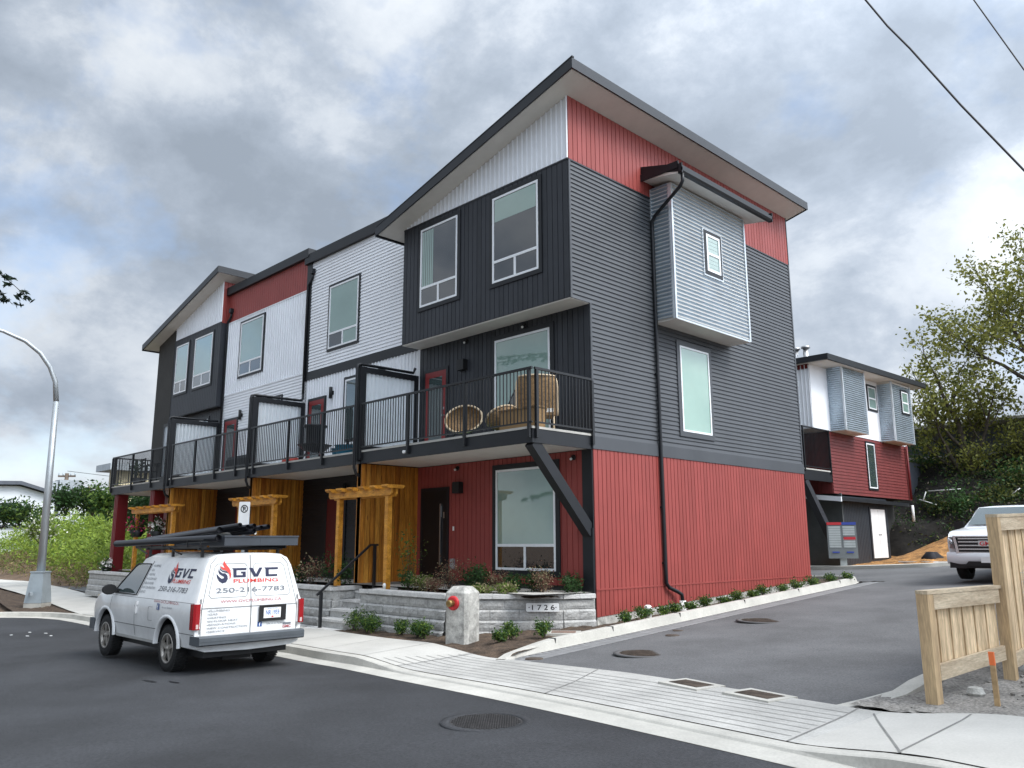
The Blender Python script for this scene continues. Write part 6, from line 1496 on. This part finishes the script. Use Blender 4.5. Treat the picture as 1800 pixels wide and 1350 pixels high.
# person at the right edge
pr = thing('person', (1.38,27.6,2.0), 'person in dark clothes standing behind the pickup at the right edge, head bowed', 'person')
def skin(name, verts, edges, radii, mk, par, sub=2):
    me = bpy.data.meshes.new(name); me.from_pydata(verts, edges, []); o = bpy.data.objects.new(name, me); col.objects.link(o); o.modifiers.new('s','SKIN')
    if not me.skin_vertices: me.attributes.new('x','FLOAT','POINT') if False else None
    for i, r_ in enumerate(radii): me.skin_vertices[0].data[i].radius = r_ if isinstance(r_, tuple) else (r_, r_)
    me.skin_vertices[0].data[0].use_root = True
    sm = o.modifiers.new('u','SUBSURF'); sm.levels = sub; sm.render_levels = sub
    bpy.context.view_layer.update(); m2 = bpy.data.meshes.new_from_object(o.evaluated_get(bpy.context.evaluated_depsgraph_get()))
    bpy.data.objects.remove(o); bpy.data.meshes.remove(me); m2.name = name
    m2.materials.clear(); m2.materials.append(M[mk])
    for p in m2.polygons: p.use_smooth = True
    o = bpy.data.objects.new(name, m2); col.objects.link(o); o.parent = par; return o
V_ = [(0,0,.95),(0,0,1.15),(0,0,1.38),(0,-.02,1.48),(0,-.05,1.56),(0,-.07,1.66),(0,-.07,1.74),(-.18,0,1.40),(-.24,.0,1.12),(-.18,-.16,.95),(-.14,-.22,.93),(.18,0,1.40),(.24,0,1.12),(.18,-.16,.95),(.14,-.22,.93),(-.1,0,.88),(-.11,0,.48),(-.11,.02,.08),(-.11,-.14,.03),(.1,0,.88),(.11,0,.48),(.11,.02,.08),(.11,-.14,.03)]
Ed = [(0,1),(1,2),(2,3),(3,4),(4,5),(5,6),(2,7),(7,8),(8,9),(9,10),(2,11),(11,12),(12,13),(13,14),(0,15),(15,16),(16,17),(17,18),(0,19),(19,20),(20,21),(21,22)]
Ra = [(.17,.12),(.16,.11),(.19,.12),.06,.07,.105,.075,.07,.05,.04,.04,.07,.05,.04,.04,.1,.07,.05,.045,.1,.07,.05,.045]
bd = skin('body', V_, Ed, Ra, 'skin', pr)
def shell(name, mk, test, d):
    bmm = bmesh.new(); bmm.from_mesh(bd.data); bmm.normal_update(); dele = [f for f in bmm.faces if not test(f.calc_center_median())]; bmesh.ops.delete(bmm, geom=dele, context='FACES')
    for v in bmm.verts: v.co += v.normal*d
    me = bpy.data.meshes.new(name); bmm.to_mesh(me); bmm.free(); me.materials.append(M[mk]); o = bpy.data.objects.new(name, me); col.objects.link(o); o.parent = pr
shell('clothing','clothes', lambda c: c.z < 1.47 and not (abs(c.x) > .1 and c.y < -.17 and .85 < c.z < 1.0), .012); shell('hair','hair', lambda c: c.z > 1.70 or (c.z > 1.6 and c.y > -.04), .012)
a = MB(); a.lathe((0,-.185,1.64),[(.0,-.02),(.015,.0),(.01,.03)],6); 
for s_ in (-.035,.035): a.lathe((s_,-.172,1.675),[(0,.01),(.01,0),(0,-.01)],6)
a.build('face_features','skin',pr,True)
# ================================================================== LEFT BACKGROUND
def atd(px, py, dist):
    d = _r2*((px-900)/FOC)+_u2*(-(py-675)/FOC)+_f; return CAM+d*dist
# tall weeds field (one mass)
f = MB(); P = []; 
r5 = np.random.default_rng(4)
for k in range(1700):
    x = -26-34*r5.random(); y = .2+16*r5.random()+(-x-26)*.05
    g = terr(x, y); h = (1.2+1.5*r5.random())*(.9+.35*math.sin(x*.35)*math.sin(y*.5)); n = 34
    q = np.stack([x+r5.normal(size=n)*.45, y+r5.normal(size=n)*.45, g+.1+h*r5.random(n)**.8], 1); P.append(q)
P = np.concatenate(P); f.leaves(P, .12, rng, (0,1,0), .35, 0.)
tag(f.build('tall_weeds', ['leaf_bright','leaf_mid']), kind='stuff', label='mass of tall yellow-green weeds filling the vacant field', cat='weeds')
f = MB(); P = []
for k in range(420):
    x = -22-32*r5.random(); y = -.6+2.8*r5.random()+(-x-22)*.02; g = terr(x, y); n = 24
    P.append(np.stack([x+r5.normal(size=n)*.3, y+r5.normal(size=n)*.3, g+.05+.45*r5.random(n)], 1))
f.leaves(np.concatenate(P), .08, rng, (0,1,2,0), .3); tag(f.build('rough_grass', ['grass_dry','leaf_mid','soil']), kind='stuff', label='dry rough grass along the edge of the field', cat='grass')
a = MB(); a.lathe((-30.5,1.2,G(-30.5,1.2)+.15),[(0,.2),(.3,.12),(.38,0),(.2,-.15)],8,sm=False); tag(a.build('litter_bag','white_plain'),'crumpled white litter bag in the rough grass','litter')
mb = MB(); tag(patch('asphalt_path', [(-21,-1.6),(-30,-.8),(-50,.8)], [(-21,-.4),(-30,.6),(-50,2.2)], 'lane', dz=.05, na=20, nb=4), kind='structure')
for k, (x, y) in enumerate(((-12.3,-6.4),(-11.9,-6.9),(-12.9,-6.6),(-11.5,-6.5),(-12.5,-7.1))):
    a = MB(); z = G(x,y)+.003; a.prism([(x+.06*math.cos(t)*(1+.4*math.sin(2*t+k)), y+.035*math.sin(t), z) for t in np.linspace(0,6.28,8,endpoint=False)], (0,0,.004)); tag(a.build('paper_scrap','white_plain'),'flat pale scrap lying on the road left of the van','scrap','pale scraps on the road')
# bushes in front of the far buildings
for i, (px, py, D, r_, h, mm, lab, n) in enumerate((
  (118,880,47,1.2,2.0,['leaf_bush','leaf_dark'],'dark round bush in front of the white house corner',900),(165,880,48,1.5,2.1,['leaf_bush','leaf_mid','leaf_dark'],'broad dark green bush right of the dark round one',1300),
  (190,885,47,1.1,1.9,['leaf_bush','leaf_mid'],'dark bush just left of the first red post',900),(225,895,50,1.8,2.6,['leaf_bush','leaf_dark'],'large dark bush between the two red posts',1500),
  (5,905,46,2.0,1.8,['leaf_dark','leaf_bush'],'low dark hedge at the left frame edge below the white house',900),(30,905,46,1.8,1.6,['leaf_dark','leaf_bush','leaf_mid'],'low dark hedge just left of the lamp pole',800),(250,900,44,1.5,2.4,A_,'dark bush behind the pink hanging basket',800))):
    r_ *= .62; h *= .62; p = atd(px, py, D*.80); shrub('field_bush', p.x, p.y, p.z-h*.55, r_, h, mm, lab, 'bush', n=int(n*1.3), leaf=.085, stems=16)
p = atd(76, 905, 40); tree('flowering_tree', (p.x, p.y, p.z-1.6), 2.6, 5, 'small white-flowering tree in front of the white house', ['blossom','leaf_mid','leaf_bright','leaf_mid'], 1300, .07, .75, 8, trunk_r=.06, first=.3, sp=.15, depth=3)
# white house with butterfly roof
X_ = -60
t = thing('white_house', (-60,4,0), 'white flat house with dark sloping roofline beyond the field', 'house')
a = MB(); a.prism([(X_,-14,0),(X_,6.6,0),(X_,6.6,5.05),(X_,3.75,5.85),(X_,-14,5.2)], (-12,0,0)); a.prism([(X_+.3,6.6,0),(X_+.3,8.6,0),(X_+.3,8.6,5.3),(X_+.3,6.6,5.0)], (-11,0,0)); a.build('wall','far_white',t)
a = MB(); a.prism([(X_+.5,-14.5,5.25),(X_+.5,3.75,5.93),(X_+.5,6.75,5.08),(X_+.5,6.75,5.3),(X_+.5,3.75,6.2),(X_+.5,-14.5,5.5)], (-13,0,0)); a.prism([(X_+.7,6.76,5.05),(X_+.7,9.2,5.45),(X_+.7,9.2,5.65),(X_+.7,6.76,5.28)], (-12,0,0)); a.build('roof','far_grey',t)
for y, z, w_, h in ((2.75,3.95,.85,1.25),(6.35,4.1,.62,1.0)):
    a = MB(); a.box(X_,y,z-h/2,X_+.05,y+w_,z+h/2); wd = a.build('window_frame','black_trim',t); a = MB(); a.box(X_+.05,y+.08,z-h/2+.08,X_+.07,y+w_*.45,z+h/2-.08); a.box(X_+.05,y+w_*.52,z-h/2+.08,X_+.07,y+w_-.08,z+h/2-.08); a.build('pane','clear_glass',wd)
a = MB(); a.box(X_+.02,-14,2.75,X_+.2,6.6,2.9); a.build('trim_band','far_grey',t)
a = MB(); a.box(X_+1.5,-6,2.75,X_+1.56,9,2.8); 
for k in range(12): a.box(X_+1.5,4.6+.4*k,2.1,X_+1.55,4.65+.4*k,3.7)
a.box(X_+1.5,4.6,3.7,X_+1.56,9.2,3.76); a.build('railing','far_grey',t)
t = thing('dark_garage', (-66,10,0), 'low dark-grey flat building with rooftop units right of the white house', 'building')
a = MB(); a.box(-69.5,7.6,0,-66,15.5,5.5); a.build('wall','far_grey',t); a = MB(); a.box(-69.8,7.3,5.5,-65.7,16,5.85); a.build('roof','fascia',t)
a = MB(); a.box(-67.6,8.2,5.85,-66.2,10.0,6.9); a.build('rooftop_unit','pole_steel',t)
a = MB(); a.box(-67.0,7.4,5.85,-66.3,8.1,6.75); a.build('rooftop_unit','pole_steel',t)
t = thing('cream_building', (-64,13,0), 'cream block building with grey flat roof behind the leftmost balcony', 'building')
a = MB(); a.box(-64.5,11.6,0,-62,26,7.6); a.build('wall','cream',t); a = MB(); a.box(-64.9,10.6,7.6,-61.3,26.5,8.15); a.build('roof','pole_steel',t); a = MB(); a.box(-62,11.6,5.9,-61.98,26,5.94); a.build('joint','fascia',t)
def upole(px, D, top, base, lab, sc=1.):
    p = atd(px, top, D); t = thing('utility_pole', (p.x,p.y,0), lab, 'utility pole')
    a = MB(); a.tube([(p.x,p.y,0),(p.x,p.y,p.z)], [.2,.16], 8); a.build('pole','pole_wood',t)
    d = Vector((.72,.7,0))
    for dz, hw in ((.25,.75),(1.45,1.5)):
        a = MB(); c_ = Vector((p.x,p.y,p.z-dz*sc)); a.bar(c_-d*hw*sc, c_+d*hw*sc, .12, .14); a.build('crossarm','pole_wood',t)
        a = MB()
        for k in (-.95,-.45,.45,.95): e_ = c_+d*hw*sc*k; a.tube([e_, e_+Vector((0,0,.3*sc))], .05, 6)
        a.build('insulators','base_grey',t)
    return p
p1 = upole(118,70,832,0,'wooden utility pole with two crossarms above the rooftop units', 1.0); p2 = upole(157,95,855,0,'farther utility pole with crossarm peeking over the dark roof', 1.0)
wire([tuple(p1+Vector((0,0,.2))), tuple(atd(200,838,72)), tuple(atd(260,838,75))], .02, 'thin far utility line running right from the wooden pole')
# fence behind field
a = MB(); b = atd(300,905,50)
t = thing('timber_fence', (-52,14,2), 'grey timber fence at the back of the field', 'fence')
for k in range(40): a.box(-52,13+.4*k,1.2,-51.95,13.37+.4*k,4.5)
a.build('boards','fence_rail',t)
# conifer whose branch tips enter at the left edge
t = thing('conifer', (-9.5,-11.6,-.7), 'dark conifer with one drooping branch tip entering at the left edge', 'tree')
a = MB(); a.tube([(-9.5,-11.6,-.8),(-9.5,-11.6,13)], [.3,.08], 10); tw = []
r9 = random.Random(9)
def bough(p, d, L_, drp):
    pts = [Vector(p)+Vector(d)*L_*s_+Vector((0,0,-drp*s_*s_)) for s_ in np.linspace(0,1,7)]
    a.tube(pts, [.035*(1-.8*s_) for s_ in np.linspace(0,1,7)], 5, cap=False)
    for k in range(1,7):
        for j in range(5):
            s_ = r9.random(); c_ = pts[k-1].lerp(pts[k], s_); sd_ = Vector((d[1],-d[0],0))*r9.choice((-1,1)); e_ = c_+(sd_*r9.uniform(.1,.42)+Vector(d)*r9.uniform(.05,.3)+Vector((0,0,r9.uniform(-.22,.03))))*(1.25-k*.12)
            a.tube([c_, e_], [.008,.003], 3, cap=False); tw.append((c_, e_))
for k in range(26):
    z = 3+.38*k; an = k*2.4; L_ = 2.9*(1-.045*k)
    d = (math.cos(an), math.sin(an), .12)
    if d[0]*.7+d[1]*.72 > .55 and z < 9: L_ *= .62
    bough((-9.5,-11.6,z), d, L_, .6)
tip = atd(48,522,23.0); base_ = Vector((-9.5,-11.6,tip.z+.55)); dv = (tip-base_); Lb = Vector((dv.x,dv.y,0)).length; bough(base_, (dv.x/Lb,dv.y/Lb,.0), Lb, .55)
tip2 = atd(20,545,22.6); dv = (tip2-base_); Lb = Vector((dv.x,dv.y,0)).length; bough(base_+Vector((0,0,-.1)), (dv.x/Lb,dv.y/Lb,.0), Lb, .75)
a.build('trunk','bark',t)
f = MB(); P = []
for c_, e_ in tw:
    for s_ in np.linspace(.05,1.08,12): P.append(tuple(c_.lerp(e_, s_)+Vector((r9.uniform(-.03,.03),r9.uniform(-.03,.03),r9.uniform(-.04,.02)))))
f.leaves(np.array(P), .10, rng, (0,), .35); f.build('crown', ['leaf_needle'], t)
# trees across the street behind the viewer: they show in the window reflections
for i, (x, y, h, lab) in enumerate(((16,-2,11,'oak across the lane, seen only in the end wall glass'),(4,-29,14,'oak straight across the street, seen only in window reflections'),(24,6,13,'oak farther along the lane, seen only in the glass'),(-9,-28,14,'oak across the street behind the van, seen only in reflections'),(-21,-30,13,'oak across the street by the lamp, seen only in reflections'),(17,-27,14,'oak behind the viewer on the right, seen only in reflections'))):
    tree('street_tree', (x,y,-.2), h, 6, lab, OK_+['leaf_dark'], 3500, .2, .7, 40+i, first=.3, sp=.5, trunk_r=.3)
